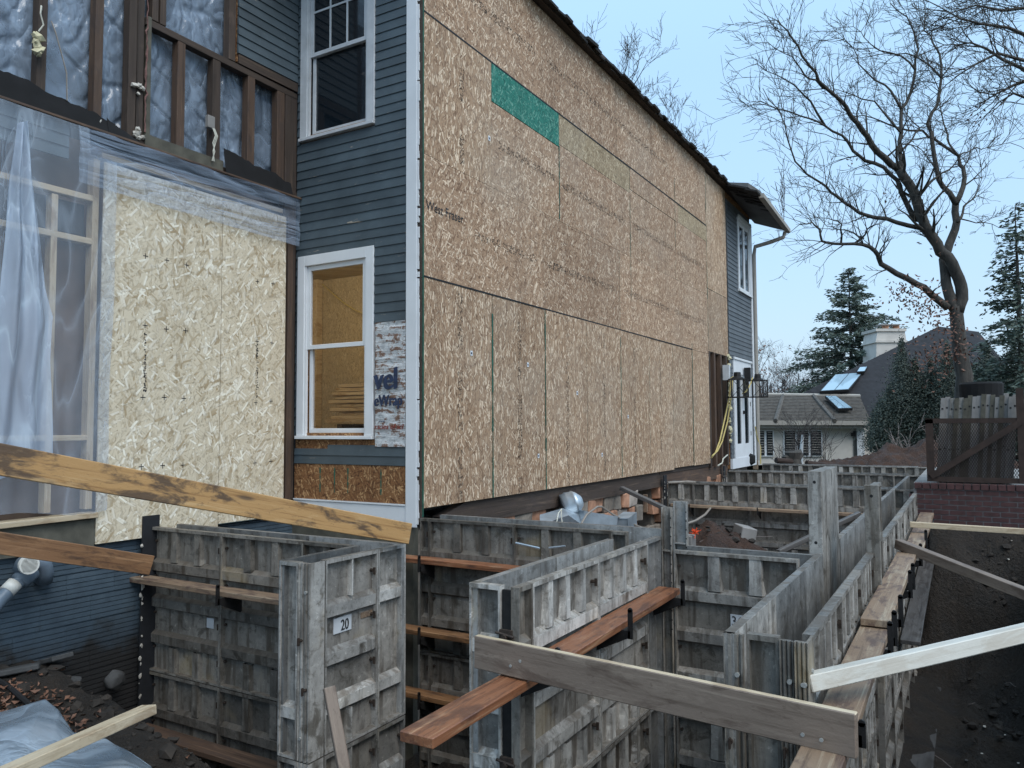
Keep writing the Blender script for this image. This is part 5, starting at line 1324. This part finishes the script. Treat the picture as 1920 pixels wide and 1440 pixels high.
# ------------------------------------------------------------------ neighbouring house
DN = 42.0
nh = thing('neighbour_house', 'cream neighbouring house with grey hip roof, skylights and broad chimney', 'house', tuple(at(1530, 870, DN)))
def N(px, py, d): return at(px, py, d)
gz = N(1500, 868, DN).z
def nbox(px0, px1, py0, py1, d0, d1, name, mat, parent=None):
    a = N(px0, py1, d0); b = N(px1, py1, d0); zt = N(px0, py0, d0).z; mb = MB()
    a2 = a + FH * (d1 - d0); b2 = b + FH * (d1 - d0)
    mb.v = [tuple(a), tuple(b), tuple(b2), tuple(a2)] + [(p.x, p.y, zt) for p in (a, b, b2, a2)]
    mb.f = [(0, 3, 2, 1), (4, 5, 6, 7), (0, 1, 5, 4), (1, 2, 6, 5), (2, 3, 7, 6), (3, 0, 4, 7)]
    return mb.build(name, M[mat], parent or nh)
nbox(1350, 1622, 795, 872, DN, DN + 7, 'wall', 'stucco'); nbox(1622, 1960, 800, 872, DN + 2, DN + 12, 'wall', 'stucco_w')
def nwin(px0, px1, py0, py1, d, n):
    f = nbox(px0, px1, py0, py1, d - .10, d + .05, 'window', 'white')
    st_ = (px1 - px0) / n
    for k in range(n):
        nbox(px0 + k * st_ + 2.2, px0 + (k + 1) * st_ - 2.2, py0 + 2.2, py1 - 2.2, d - .13, d - .104, 'pane', 'glass_dk', f)
        for j in range(9): yy = py0 + 4 + (py1 - py0 - 8) * j / 9; nbox(px0 + k * st_ + 3.5, px0 + (k + 1) * st_ - 3.5, yy, yy + 1.1, d - .145, d - .133, 'blind', 'fascia', f)
nwin(1420, 1452, 806, 856, DN, 2); nwin(1470, 1543, 806, 856, DN, 3); nwin(1640, 1690, 806, 836, DN + 2, 2)
nbox(1602, 1612, 808, 864, DN - .08, DN + .05, 'door_glass', 'glass_dk'); nbox(1608, 1622, 800, 866, DN - .12, DN - .09, 'trim', 'white_dirty')
nbox(1597, 1603, 811, 818, DN - .2, DN - .1, 'wall_lamp', 'steel')
nbox(1300, 1632, 789, 797, DN - .8, DN - .55, 'gutter', 'fascia'); nbox(1300, 1630, 797.5, 803, DN - .6, DN + .2, 'fascia', 'fascia')
def npoly(pts, name, mat, th=.12):
    P_ = [N(*p) for p in pts]; nrm = (P_[1] - P_[0]).cross(P_[2] - P_[0]).normalized()
    if nrm.z < 0: nrm = -nrm
    mb = MB(); n = len(P_); mb.v = [tuple(p) for p in P_] + [tuple(p - nrm * th) for p in P_]
    mb.f = [tuple(range(n)), tuple(range(2 * n - 1, n - 1, -1))] + [(i, i + n, (i + 1) % n + n, (i + 1) % n) for i in range(n)]
    return mb.build(name, M[mat], nh)
# lower hip roof in courses of shingles
E0 = [(1300, 789), (1632, 789)]; R0 = [(1440, 741), (1612, 744)]
NC = 17
for k in range(NC):
    f0, f1 = k / NC, (k + 1) / NC
    def L(f, s): 
        a = E0[s]; b = R0[s]; return N(a[0] + (b[0] - a[0]) * f, a[1] + (b[1] - a[1]) * f, DN - .8 + 5.2 * f)
    a, b, c, d = L(f0, 0), L(f0, 1), L(f1, 1), L(f1, 0); mb = MB()
    mb.quad(a + UP * .07, b + UP * .07, c + UP * .015, d + UP * .015); mb.quad(a, b, b + UP * .07, a + UP * .07)
    o = mb.build('shingle_course', M['shingle_gr'], nh)
for x0, x1 in ((1454, 1468), (1565, 1525)):
    MB().tube([N(x0, 789, DN - .86), N(x1, 742, DN + 4.3)], .12, 6).build('hip_ridge', M['shingle_gr'], nh)
MB().tube([N(1438, 740.5, DN + 4.4), N(1612, 743, DN + 4.4)], .13, 6).build('ridge_cap', M['fascia'], nh)
# upper main roof
RT = [(1486, 746, DN + 5), (1760, 612, DN + 12), (1835, 622, DN + 12), (1960, 690, DN + 5), (1960, 815, DN + 1.2), (1628, 806, DN + 1.2), (1600, 746, DN + 5)]
P_ = [N(*p) for p in RT]; 
npoly([(1486, 746, DN + 4.8), (1760, 612, DN + 12), (1645, 800, DN + 1.6), (1590, 760, DN + 3.9)], 'roof', 'shingle_dk')
npoly([(1760, 612, DN + 12), (1835, 622, DN + 12), (1990, 806, DN + 1.6), (1645, 800.5, DN + 1.6)], 'roof', 'shingle_dk')
for k in range(26):     # course edges on the dark roof
    f = (k + .5) / 26
    a = N(1486 + (1760 - 1486) * f, 746 + (612 - 746) * f, DN + 4.8 + 7.2 * f) + UP * .01; b = N(1645 + (1760 - 1645) * f, 800 + (612 - 800) * f, DN + 1.6 + 10.4 * f) + UP * .03
    MB().beam(a, b, .10, .05).build('shingle_course', M['shingle_dk'], nh)
def skylight(pts, name, n):
    V_ = [N(*p) for p in pts]; nrm = (V_[1] - V_[0]).cross(V_[3] - V_[0]).normalized()
    if nrm.z < 0: nrm = -nrm
    c = sum(V_, Vector()) / 4
    mb = MB(); q = [c + (v - c) * 1.06 for v in V_]; mb.v = [tuple(v + nrm * .045) for v in q] + [tuple(v - nrm * .1) for v in q]; mb.f = [(0, 1, 2, 3), (7, 6, 5, 4)] + [(i, i + 4, (i + 1) % 4 + 4, (i + 1) % 4) for i in range(4)]
    f = mb.build(name, M['steel'], nh)
    for k in range(n):
        u0, u1 = (k + .03) / n, (k + .97) / n
        e = [V_[0].lerp(V_[1], u0), V_[0].lerp(V_[1], u1), V_[3].lerp(V_[2], u1), V_[3].lerp(V_[2], u0)]
        mb = MB(); mb.v = [tuple(v + nrm * .06) for v in e] + [tuple(v + nrm * .048) for v in e]; mb.f = [(0, 1, 2, 3), (7, 6, 5, 4)] + [(i, i + 4, (i + 1) % 4 + 4, (i + 1) % 4) for i in range(4)]
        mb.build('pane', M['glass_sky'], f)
skylight([(1539, 734, DN + 4.3), (1591, 731, DN + 4.3), (1617, 700, DN + 7.0), (1566, 704, DN + 7.0)], 'skylight', 2)
skylight([(1607, 698, DN + 6.6), (1621, 697, DN + 6.6), (1626, 689, DN + 7.4), (1612, 690, DN + 7.4)], 'skylight', 1)
skylight([(1572, 767, DN + .6), (1597, 766, DN + .6), (1567, 744, DN + 3.2), (1548, 744, DN + 3.2)], 'skylight', 2)
def tapered(pts0, pts1, name, mat, parent): pass
def frus(px, w0, w1, py0, py1, d, dep, name, mat, parent):
    mb = MB()
    for w, py in ((w0, py0), (w1, py1)):
        for sx_, dd in ((-1, 0), (1, 0), (1, dep), (-1, dep)):
            p = N(px + sx_ * w / 2, py, d) + FH * dd; mb.v.append(tuple(p))
    mb.f = [(3, 2, 1, 0), (4, 5, 6, 7)] + [(i, (i + 1) % 4, (i + 1) % 4 + 4, i + 4) for i in range(4)]
    return mb.build(name, M[mat], parent)
dc = DN + 10.5
ch = frus(1672, 59, 57, 690, 642, dc, 2.0, 'chimney', 'stucco', nh)
frus(1672, 61, 59, 642, 638, dc - .1, 2.2, 'chimney_band', 'stucco_w', ch); frus(1671, 57, 51, 638, 621, dc, 2.0, 'chimney_shoulder', 'stucco', ch); frus(1671, 57, 58, 621, 616, dc - .1, 2.2, 'chimney_cap', 'stucco_w', ch)
for px in (1660, 1680):
    MB().tube([N(px, 618, dc + .6), N(px, 610, dc + .6)], .22, 10).build('flue_pot', M['brick_or'], ch); frus(px, 17, 17, 609.5, 607.5, dc + .2, .8, 'flue_lid', 'conc', ch)
# stump and logs, black bag, post
a = at(1488, 876, 24); mb = MB(); mb.tube([a, a + UP * .25, a + UP * .45, a + UP * .5], [.26, .22, .27, .2], 9); mb.ico(a + UP * .36 + RH * .12, .2, jit=.3); mb.ico(a + UP * .25 - RH * .12, .22, jit=.3)
tag(mb.build('tree_stump', M['bark'], None), 'knotty dark tree stump beyond the far cross walls', 'stump')
for (p0, p1, lb) in (((1455, 863), (1484, 866), 'dark log lying left of the knotty stump'), ((1512, 868), (1572, 876), 'dark log lying right of the knotty stump')):
    mb = MB(); mb.tube([at(*p0, 23.6), at(*p1, 23.8)], [.085, .10], 10); tag(mb.build('log', M['rust'], None), lb, 'log')
a = on_x(1411, 868, 19.2); mb = MB(); mb.ico(a + UP * .10 + Vector((-.3, 0, 0)), .16, (1, 1, 1.2), .2); tag(mb.build('black_bag', M['black'], None), 'small black bag on the form tops at the far house corner', 'bag')
a = at(1417, 880, 26); MB_ = MB().beam(a, a + UP * 1.15, .14, .14, (1, 0, 0)); tag(MB_.build('wooden_post', M['w_tan'], None), 'short wooden post beyond the far house corner', 'post')
# ------------------------------------------------------------------ trees
def branch(mb, p, d, L, r, lev, wob=.35, droop=0., dens=1.0, n=3):
    """recursive bare branch, tapering to a twig"""
    k = max(3, int(L / (.35 if lev > 1 else .16))); k = min(k, 7)
    pts = [p]; dd = d.normalized(); rs = [r]
    for i in range(k):
        dd = (dd + Vector((random.gauss(0, wob), random.gauss(0, wob), random.gauss(0, wob) - droop)) * .55).normalized()
        pts.append(pts[-1] + dd * (L / k)); rs.append(max(r * (1 - .75 * (i + 1) / k), .0062))
    mb.tube(pts, rs, n if lev < 2 else 5, cap=False)
    if lev <= 0: return
    m = int(random.uniform(2.4, 4.6) * dens + .5)
    for _ in range(m):
        i = random.randint(1, k); t = pts[i]; ax = (pts[i] - pts[i - 1]).normalized()
        o = ax.orthogonal().normalized(); o.rotate(Matrix.Rotation(random.uniform(0, 6.28), 3, ax))
        nd = (ax * random.uniform(.7, 1.1) + o * random.uniform(.4, .8) + UP * .22).normalized()
        branch(mb, t, nd, L * random.uniform(.42, .68), max(rs[i] * .62, .007), lev - 1, wob, droop, dens, n)
def leafcards(mb, c, n, sp, s):
    for _ in range(n):
        p = Vector(c) + Vector((random.gauss(0, sp), random.gauss(0, sp), random.gauss(0, sp * .8)))
        a = Vector((random.gauss(0, 1), random.gauss(0, 1), random.gauss(0, 1))).normalized() * s * random.uniform(.6, 1.2); b = a.orthogonal().normalized() * s * .5
        mb.quad(p - a, p - b, p + a, p + b)
DO = 26.0
LIMBS = [  # pixel polyline, start radius, end radius, depth drift
 ([(1810, 790), (1807, 730), (1803, 680), (1798, 640), (1795, 605), (1793, 572)], .345, .235, 0),
 ([(1793, 582), (1781, 555), (1774, 530), (1771, 500), (1776, 470), (1787, 440), (1794, 415), (1792, 380)], .23, .13, .4),
 ([(1795, 585), (1804, 560), (1802, 535), (1792, 510), (1778, 482), (1758, 458), (1742, 436), (1730, 410), (1719, 376), (1704, 344), (1687, 318)], .24, .17, -.5),
 ([(1687, 318), (1660, 297), (1634, 271), (1617, 245), (1599, 222), (1587, 201), (1564, 178), (1535, 152), (1517, 122), (1497, 87), (1477, 58), (1456, 38)], .15, .018, -2.5),
 ([(1730, 412), (1710, 402), (1692, 365), (1687, 347), (1669, 327), (1640, 306), (1611, 292), (1593, 271), (1579, 254), (1547, 236), (1517, 222), (1482, 210), (1456, 204), (1425, 190)], .13, .014, -1.2),
 ([(1690, 322), (1690, 300), (1687, 286), (1690, 248), (1690, 204), (1707, 175), (1716, 131), (1722, 93), (1713, 58), (1701, 32), (1669, 6)], .11, .02, .8),
 ([(1792, 382), (1768, 350), (1757, 321), (1748, 268), (1739, 233), (1757, 198), (1765, 146), (1762, 102), (1748, 79), (1733, 58), (1735, 20)], .12, .018, 1.2),
 ([(1792, 382), (1806, 350), (1806, 315), (1797, 292), (1751, 260), (1730, 245), (1681, 239), (1652, 227), (1617, 216), (1590, 214)], .11, .014, 1.5),
 ([(1797, 292), (1780, 270), (1777, 251), (1765, 210), (1762, 180), (1770, 150)], .05, .012, 1.5),
 ([(1742, 436), (1727, 428), (1681, 417), (1640, 408), (1611, 399), (1582, 379), (1558, 361), (1541, 344), (1512, 326), (1491, 303), (1477, 262), (1459, 204), (1430, 165)], .11, .012, -2.0),
 ([(1777, 577), (1748, 554), (1719, 533), (1681, 513), (1652, 495), (1646, 478), (1631, 463), (1602, 457), (1564, 457), (1541, 452), (1538, 431), (1523, 417), (1500, 420)], .15, .02, -1.5),
 ([(1602, 457), (1622, 440), (1632, 425), (1650, 420)], .05, .012, -1.2), ([(1577, 455), (1576, 430), (1571, 415), (1560, 412)], .045, .012, -1.4), ([(1619, 447), (1600, 436), (1570, 430), (1550, 424)], .04, .01, -1.3),
 ([(1795, 417), (1805, 400), (1812, 382), (1826, 370), (1832, 361), (1841, 335)], .06, .012, .6), ([(1719, 372), (1742, 344), (1760, 330), (1780, 318), (1797, 296)], .07, .02, .2),
 ([(1797, 294), (1815, 285), (1840, 280), (1865, 274), (1895, 268)], .035, .008, 1.0), ([(1800, 410), (1830, 418), (1860, 420), (1895, 430)], .03, .008, .5),
 ([(1587, 201), (1560, 172), (1530, 150), (1510, 143), (1495, 120), (1470, 100), (1440, 80)], .06, .01, -2.0), ([(1547, 236), (1520, 190), (1490, 160), (1455, 140), (1420, 120)], .05, .01, -1.4),
 ([(1690, 204), (1670, 170), (1640, 150), (1610, 120), (1600, 90), (1570, 60)], .06, .01, .6), ([(1716, 131), (1690, 105), (1650, 95), (1620, 70), (1600, 50)], .05, .01, .8), ([(1687, 286), (1710, 262), (1725, 240), (1700, 215), (1680, 180)], .05, .01, .9),
 ([(1765, 146), (1740, 120), (1700, 100), (1660, 100), (1630, 80)], .05, .01, 1.3), ([(1690, 250), (1640, 190), (1600, 178), (1560, 165)], .05, .01, .3), ([(1660, 297), (1690, 270), (1720, 275), (1745, 300)], .04, .01, -.2)]
oak = thing('oak_tree', 'tall bare oak with spreading limbs and a few clinging brown leaves behind the steel rack', 'tree', tuple(at(1810, 790, DO)))
tr, cr = MB(), MB(); lf = MB()
for li, (pl_, r0, r1, dd) in enumerate(LIMBS):
    n = len(pl_); pts = []; rs = []
    for i, (px, py) in enumerate(pl_):
        f = i / (n - 1); pts.append(at(px, py, DO + dd * f)); rs.append(r0 + (r1 - r0) * f ** .8)
    # subdivide with small kinks
    P2, R2 = [], []
    for i in range(n - 1):
        for k in range(2):
            q = pts[i].lerp(pts[i + 1], k / 2)
            if k: q += Vector((random.gauss(0, 1), random.gauss(0, 1), random.gauss(0, 1))) * .035
            P2.append(q); R2.append(rs[i] + (rs[i + 1] - rs[i]) * k / 2)
    P2.append(pts[-1]); R2.append(rs[-1])
    R2 = [r_ * .86 for r_ in R2]
    (tr if li < 3 else cr).tube(P2, R2, 9 if li < 3 else 6, cap=True)
    if li >= 2:
        for i in range(2, len(P2)):
            if li == 2 and i < 10: continue
            f = i / len(P2); cnt = 2 if f > .35 else 1
            for _ in range(cnt):
                if random.random() < .36: continue
                ax = (P2[i] - P2[i - 1]).normalized(); o = ax.orthogonal().normalized(); o.rotate(Matrix.Rotation(random.uniform(0, 6.28), 3, ax))
                branch(cr, P2[i], ax * .7 + o * .8 + UP * .25, random.uniform(.7, 1.4) * (1.15 if f > .5 else .9), max(.012, R2[i] * .38), 2, .26, 0, .85)
for px, py, n, sp in ((1700, 545, 36, .30), (1725, 570, 60, .35), (1745, 590, 50, .35), (1680, 545, 14, .25), (1775, 610, 45, .3), (1770, 655, 70, .4), (1745, 665, 50, .35), (1800, 655, 40, .3), (1735, 690, 22, .4), (1755, 690, 20, .3), (1640, 565, 6, .2), (1601, 303, 6, .12), (1665, 370, 6, .15), (1840, 212, 14, .3), (1715, 555, 40, .4), (1755, 560, 20, .4), (1760, 450, 10, .3)):
    leafcards(lf, at(px, py, DO - .6), int(n * 1.5), sp, .075)
tr.build('trunk', M['bark'], oak, smooth=True); cr.build('crown', M['bark'], oak, smooth=True); lf.build('dry_leaves', M['lf_brown'], oak)
def bare_tree(label, base, h, spread, seed, lean=0, mat='twig', dens=1.0, r=None, lev=3, n=7, grp='bare trees along the skyline', leaves=0, lmat='lf_brown', first=.35):
    random.seed(seed); t = thing('bare_tree', label, 'tree', tuple(base), 0, grp); a, b = MB(), MB()
    r = r or h * .014; top = Vector(base) + UP * h * .72 + RH * lean
    pts = [Vector(base).lerp(top, k / 6) + Vector((random.gauss(0, .03), random.gauss(0, .03), 0)) * h * .3 for k in range(7)]
    a.tube(pts, [r * (1 - .75 * k / 6) for k in range(7)], 6)
    for i in range(n * 2):
        f = first + (1 - first) * i / (n * 2); q = Vector(base).lerp(top, f); an = random.uniform(0, 6.28)
        d = RH * math.cos(an) + FH * math.sin(an); L = spread * (1.05 - .45 * f) * random.uniform(.7, 1.2)
        branch(b, q, d * .8 + UP * random.uniform(.5, 1.0), L, r * .45 * (1.2 - f), lev, .30, 0, dens)
    a.build('trunk', M[mat], t); b.build('crown', M[mat], t)
    if leaves:
        l = MB()
        for _ in range(leaves): leafcards(l, Vector(base) + UP * random.uniform(.2, .8) * h + RH * random.gauss(0, spread * .5) + FH * random.gauss(0, spread * .4), 3, .3, .12)
        l.build('dry_leaves', M[lmat], t)
    return t
def gbase(px, d, z=-.6): p = at(px, 800, d); return Vector((p.x, p.y, z))
bare_tree('bare treetop showing above the dark eave of the house', gbase(1165, 30), 21.5, 3.6, 21, -.2, n=15, lev=3, first=.55, dens=1.15)
bare_tree('bare treetop just right of the highest one above the eave', gbase(1240, 31), 18.6, 3.3, 22, .2, n=15, lev=3, first=.55, dens=1.1)
for i, (px, d, h, sp_, lv, lb) in enumerate(((1424, 60, 10.5, 2.6, 40, 'bare tree with rusty leaves right beside the far house corner'), (1446, 66, 8.2, 3, 12, 'hazy bare tree second from the house corner'), (1470, 62, 8.4, 3, 0, 'hazy bare tree in the middle of the gap left of the conifer'), (1500, 60, 8.8, 3.2, 0, 'hazy bare tree closest to the left side of the tall conifer'), (1535, 70, 8.0, 3, 4, 'low bare tree under the tall conifer'))):
    bare_tree(lb, gbase(px, d), h, sp_, 40 + i, 0, leaves=lv * 3, first=.25, n=9, dens=1.0)
# dense dark twigs entering from the upper right
random.seed(77); t = thing('bare_tree', 'bare tree whose dense dark twigs reach in at the upper right corner', 'tree', tuple(gbase(2150, 22)), 0, 'bare trees along the skyline'); b = MB(); a = MB()
base = gbase(2150, 22); a.tube([base, base + UP * 6, base + UP * 13], [.4, .3, .15], 7); a.build('trunk', M['bark'], t)
for pl_ in ([(2000, 130), (1920, 65), (1890, 52), (1840, 45), (1800, 35), (1760, 12)], [(2000, 200), (1920, 130), (1880, 112), (1850, 92), (1820, 80), (1790, 85)], [(2000, 160), (1925, 115), (1870, 100), (1830, 120), (1790, 145)], [(1990, 60), (1920, 15), (1880, 20), (1830, 10), (1780, 25)], [(2000, 180), (1930, 150), (1900, 160), (1870, 175), (1845, 190)], [(1990, 20), (1930, -10), (1880, -20), (1800, -10)], [(1990, 250), (1940, 190), (1900, 175), (1868, 195)]):
    pts = [at(px, py, 22) for px, py in pl_]; b.tube(pts, [.07 - .055 * i / (len(pts) - 1) for i in range(len(pts))], 5)
    for i in range(1, len(pts)):
        for k in range(3):
            q = pts[i - 1].lerp(pts[i], (k + random.random()) / 3); ax = (pts[i] - pts[i - 1]).normalized(); o = ax.orthogonal().normalized(); o.rotate(Matrix.Rotation(random.uniform(0, 6.28), 3, ax))
            branch(b, q, ax + o * .6, random.uniform(.9, 1.5), .018, 2, .3, 0, 1.1)
b.build('crown', M['bark'], t)
def conifer(label, base, h, w, seed, n=2600, mat='lf_spruce', droop=.25, sparse=0., leaf=.34, grp=None, lean=0, more=1):
    random.seed(seed); t = thing('conifer_tree', label, 'tree', tuple(base), 0, grp); a = MB(); c = MB()
    a.tube([base, base + UP * h * .55, base + UP * h * .98], [h * .016, h * .009, .015], 7)
    lv = int(h / .42)
    for i in range(lv):
        f = (i + .5) / lv
        if f < .06: continue
        rad = w * (1 - f) ** .85 * random.uniform(.72, 1.12) + .12; m = max(5, int((9 * (1 - f) + 4) * (1.35 if more > 1 else 1)))
        for k in range(m):
            if random.random() < sparse: continue
            an = random.uniform(0, 6.28); d = RH * math.cos(an) + FH * math.sin(an); L = rad * random.uniform(.65, 1.12)
            p0 = base + UP * (h * f + random.gauss(0, .12)); p1 = p0 + d * L + UP * (-droop * L + .18 * L * (f > .6))
            a.tube([p0, p0.lerp(p1, .55) + UP * .06 * L, p1], [.03, .018, .006], 3, cap=False)
            q = max(5, int(L * more / .15))
            for j in range(q):
                g_ = (j + random.random()) / q
                if g_ < .18: continue
                s = p0.lerp(p1, g_); sd = d.cross(UP).normalized() * random.choice((-1, 1))
                for _ in range(2):
                    dv = (sd * random.uniform(.3, 1) + d * random.uniform(.3, 1) + UP * random.uniform(-.55, .35)).normalized(); ll = leaf * random.uniform(.5, 1.15); wv = dv.cross(Vector((random.gauss(0, 1), random.gauss(0, 1), random.gauss(0, 1)))).normalized() * ll * .17
                    s = s + Vector((random.gauss(0, .10), random.gauss(0, .10), random.gauss(0, .08))); e = s + dv * ll; c.quad(s - wv * .5, s + dv * ll * .5 - wv, e, s + dv * ll * .5 + wv)
    a.build('trunk', M['bark'], t); c.build('crown', M[mat], t); return t
conifer('full grey green conifer standing left of the broad chimney', gbase(1600, 58), 14.3, 7.4, 5, sparse=.0, leaf=.34, droop=.12, more=4.5)
conifer('slim conifer tip peeking out just left of the chimney', gbase(1678, 62), 9.4, 1.6, 6, leaf=.3, more=2)
conifer('tall drooping spruce at the right edge with dark layered boughs', gbase(1920, 30), 11.0, 3.0, 7, droop=.30, sparse=.15, leaf=.26, more=4)
conifer('small conifer behind the dark roof, right of the oak trunk', gbase(1880, 38), 4.6, 2.6, 8, leaf=.4, mat='lf_yew')
def hedge(label, pxs, d, seed, n, mat='lf_yew', s=.17):
    random.seed(seed); base = gbase(pxs[0][0], d); t = thing('evergreen_shrub', label, 'shrub', tuple(base), 0); c = MB(); a = MB()
    a.tube([base, base + UP * 1.2], [.12, .05], 6); a.build('trunk', M['bark'], t)
    blobs = []
    for px, py0, py1, wpx in pxs:
        for k in range(9):
            f = k / 8; py = py1 + (py0 - py1) * f; w = wpx * (1 - f) ** .6 + 5; blobs.append((px, py, w))
    for px, py, w in blobs:
        for _ in range(n // len(blobs)):
            p = at(px + random.gauss(0, w * .55), py + random.gauss(0, 9), d + random.gauss(0, w / 40)); dv = Vector((random.gauss(0, 1), random.gauss(0, 1), random.gauss(.3, 1))).normalized() * s * random.uniform(.5, 1.2); wv = dv.orthogonal().normalized() * s * .35
            c.quad(p - dv * .5 - wv * .3, p - wv, p + dv * .6, p + wv)
    c.build('crown', M[mat], t)
hedge('broad dark yew standing in front of the charcoal roof', [(1690, 655, 830, 34), (1715, 690, 828, 40), (1668, 740, 835, 34), (1745, 690, 820, 36), (1650, 770, 835, 22)], 36, 3, 60000, s=.085)
hedge('dark yew mass behind the steel rack and oak trunk', [(1775, 660, 820, 34), (1850, 660, 815, 40), (1900, 650, 815, 40), (1825, 700, 815, 36)], 35, 4, 42000, s=.085)
# bare shrubs in front of the neighbour house
random.seed(9)
for px, d, h, m_, lb in ((1500, 34, 2.0, 'twig', 'bare twiggy shrub in front of the triple window'), (1545, 36, 1.9, 'twig', 'bare twiggy shrub right of the triple window'), (1470, 36, 1.4, 'twig', 'small bare shrub left of the knotty stump')):
    base = gbase(px, d, -.55); t = thing('bare_shrub', lb, 'shrub', tuple(base), 0, 'bare shrubs before the neighbour house'); b = MB()
    for k in range(13): branch(b, base + RH * random.gauss(0, .2), Vector((random.gauss(0, .35), random.gauss(0, .35), 1)), h * random.uniform(.6, 1.1), .014, 2, .18, 0, .8)
    b.build('stems', M[m_], t)
base = gbase(1500, 33, -.55); t = thing('birch_sapling', 'pale trunked sapling rising behind the knotty stump', 'tree', tuple(base)); b = MB(); b.tube([base, base + UP * 1.0, base + UP * 1.9 + RH * .1], [.10, .09, .05], 8); b.build('trunk', M['white_dirty'], t); b = MB()
for k in range(12): branch(b, base + UP * random.uniform(1.2, 1.9), Vector((random.gauss(0, .6), random.gauss(0, .6), 1)), random.uniform(.7, 1.3), .016, 2, .2, 0, .8)
b.build('crown', M['twig'], t)
base = gbase(1700, 26, .0); t = thing('magnolia_shrub', 'pale bare many stemmed shrub on the soil mound before the yew', 'shrub', tuple(base)); b = MB()
for k in range(16):
    branch(b, base + RH * random.gauss(.1, .35), RH * random.gauss(0, .45) + FH * random.gauss(0, .3) + UP, random.uniform(.8, 1.5), .026, 2, .22, 0, .7)
b.build('stems', M['twig_pale'], t)
g0 = Vector((20.0, 3.80, 6.62)); t = thing('sprouting_twig', 'thin twig sprouting from the far gutter end', 'twig', tuple(g0)); b = MB()
b.tube([g0, g0 + UP * .5 + RH * .02, g0 + UP * 1.1 + RH * .05, g0 + UP * 1.6 + RH * .02], [.012, .010, .008, .006], 4)
for k in range(7): branch(b, g0 + UP * random.uniform(.2, 1.2), RH * random.gauss(0, .3) + UP, random.uniform(.3, .6), .008, 1, .15)
b.build('stems', M['twig'], t)
# far wood behind everything
random.seed(31); mb = MB()
for _ in range(900):
    px = random.uniform(1150, 2300); d = random.uniform(85, 110); base = gbase(px, d); h = random.uniform(3, 7.5)
    mb.tube([base, base + UP * h + RH * random.gauss(0, .5)], [.12, .03], 3, cap=False)
    for k in range(6):
        q = base + UP * h * random.uniform(.3, .95); mb.tube([q, q + Vector((random.gauss(0, 1), random.gauss(0, 1), random.uniform(.6, 2))) * random.uniform(.5, 1.2)], [.05, .015], 3, cap=False)
o = mb.build('far_wood', M['twig'], None); o['kind'] = 'stuff'
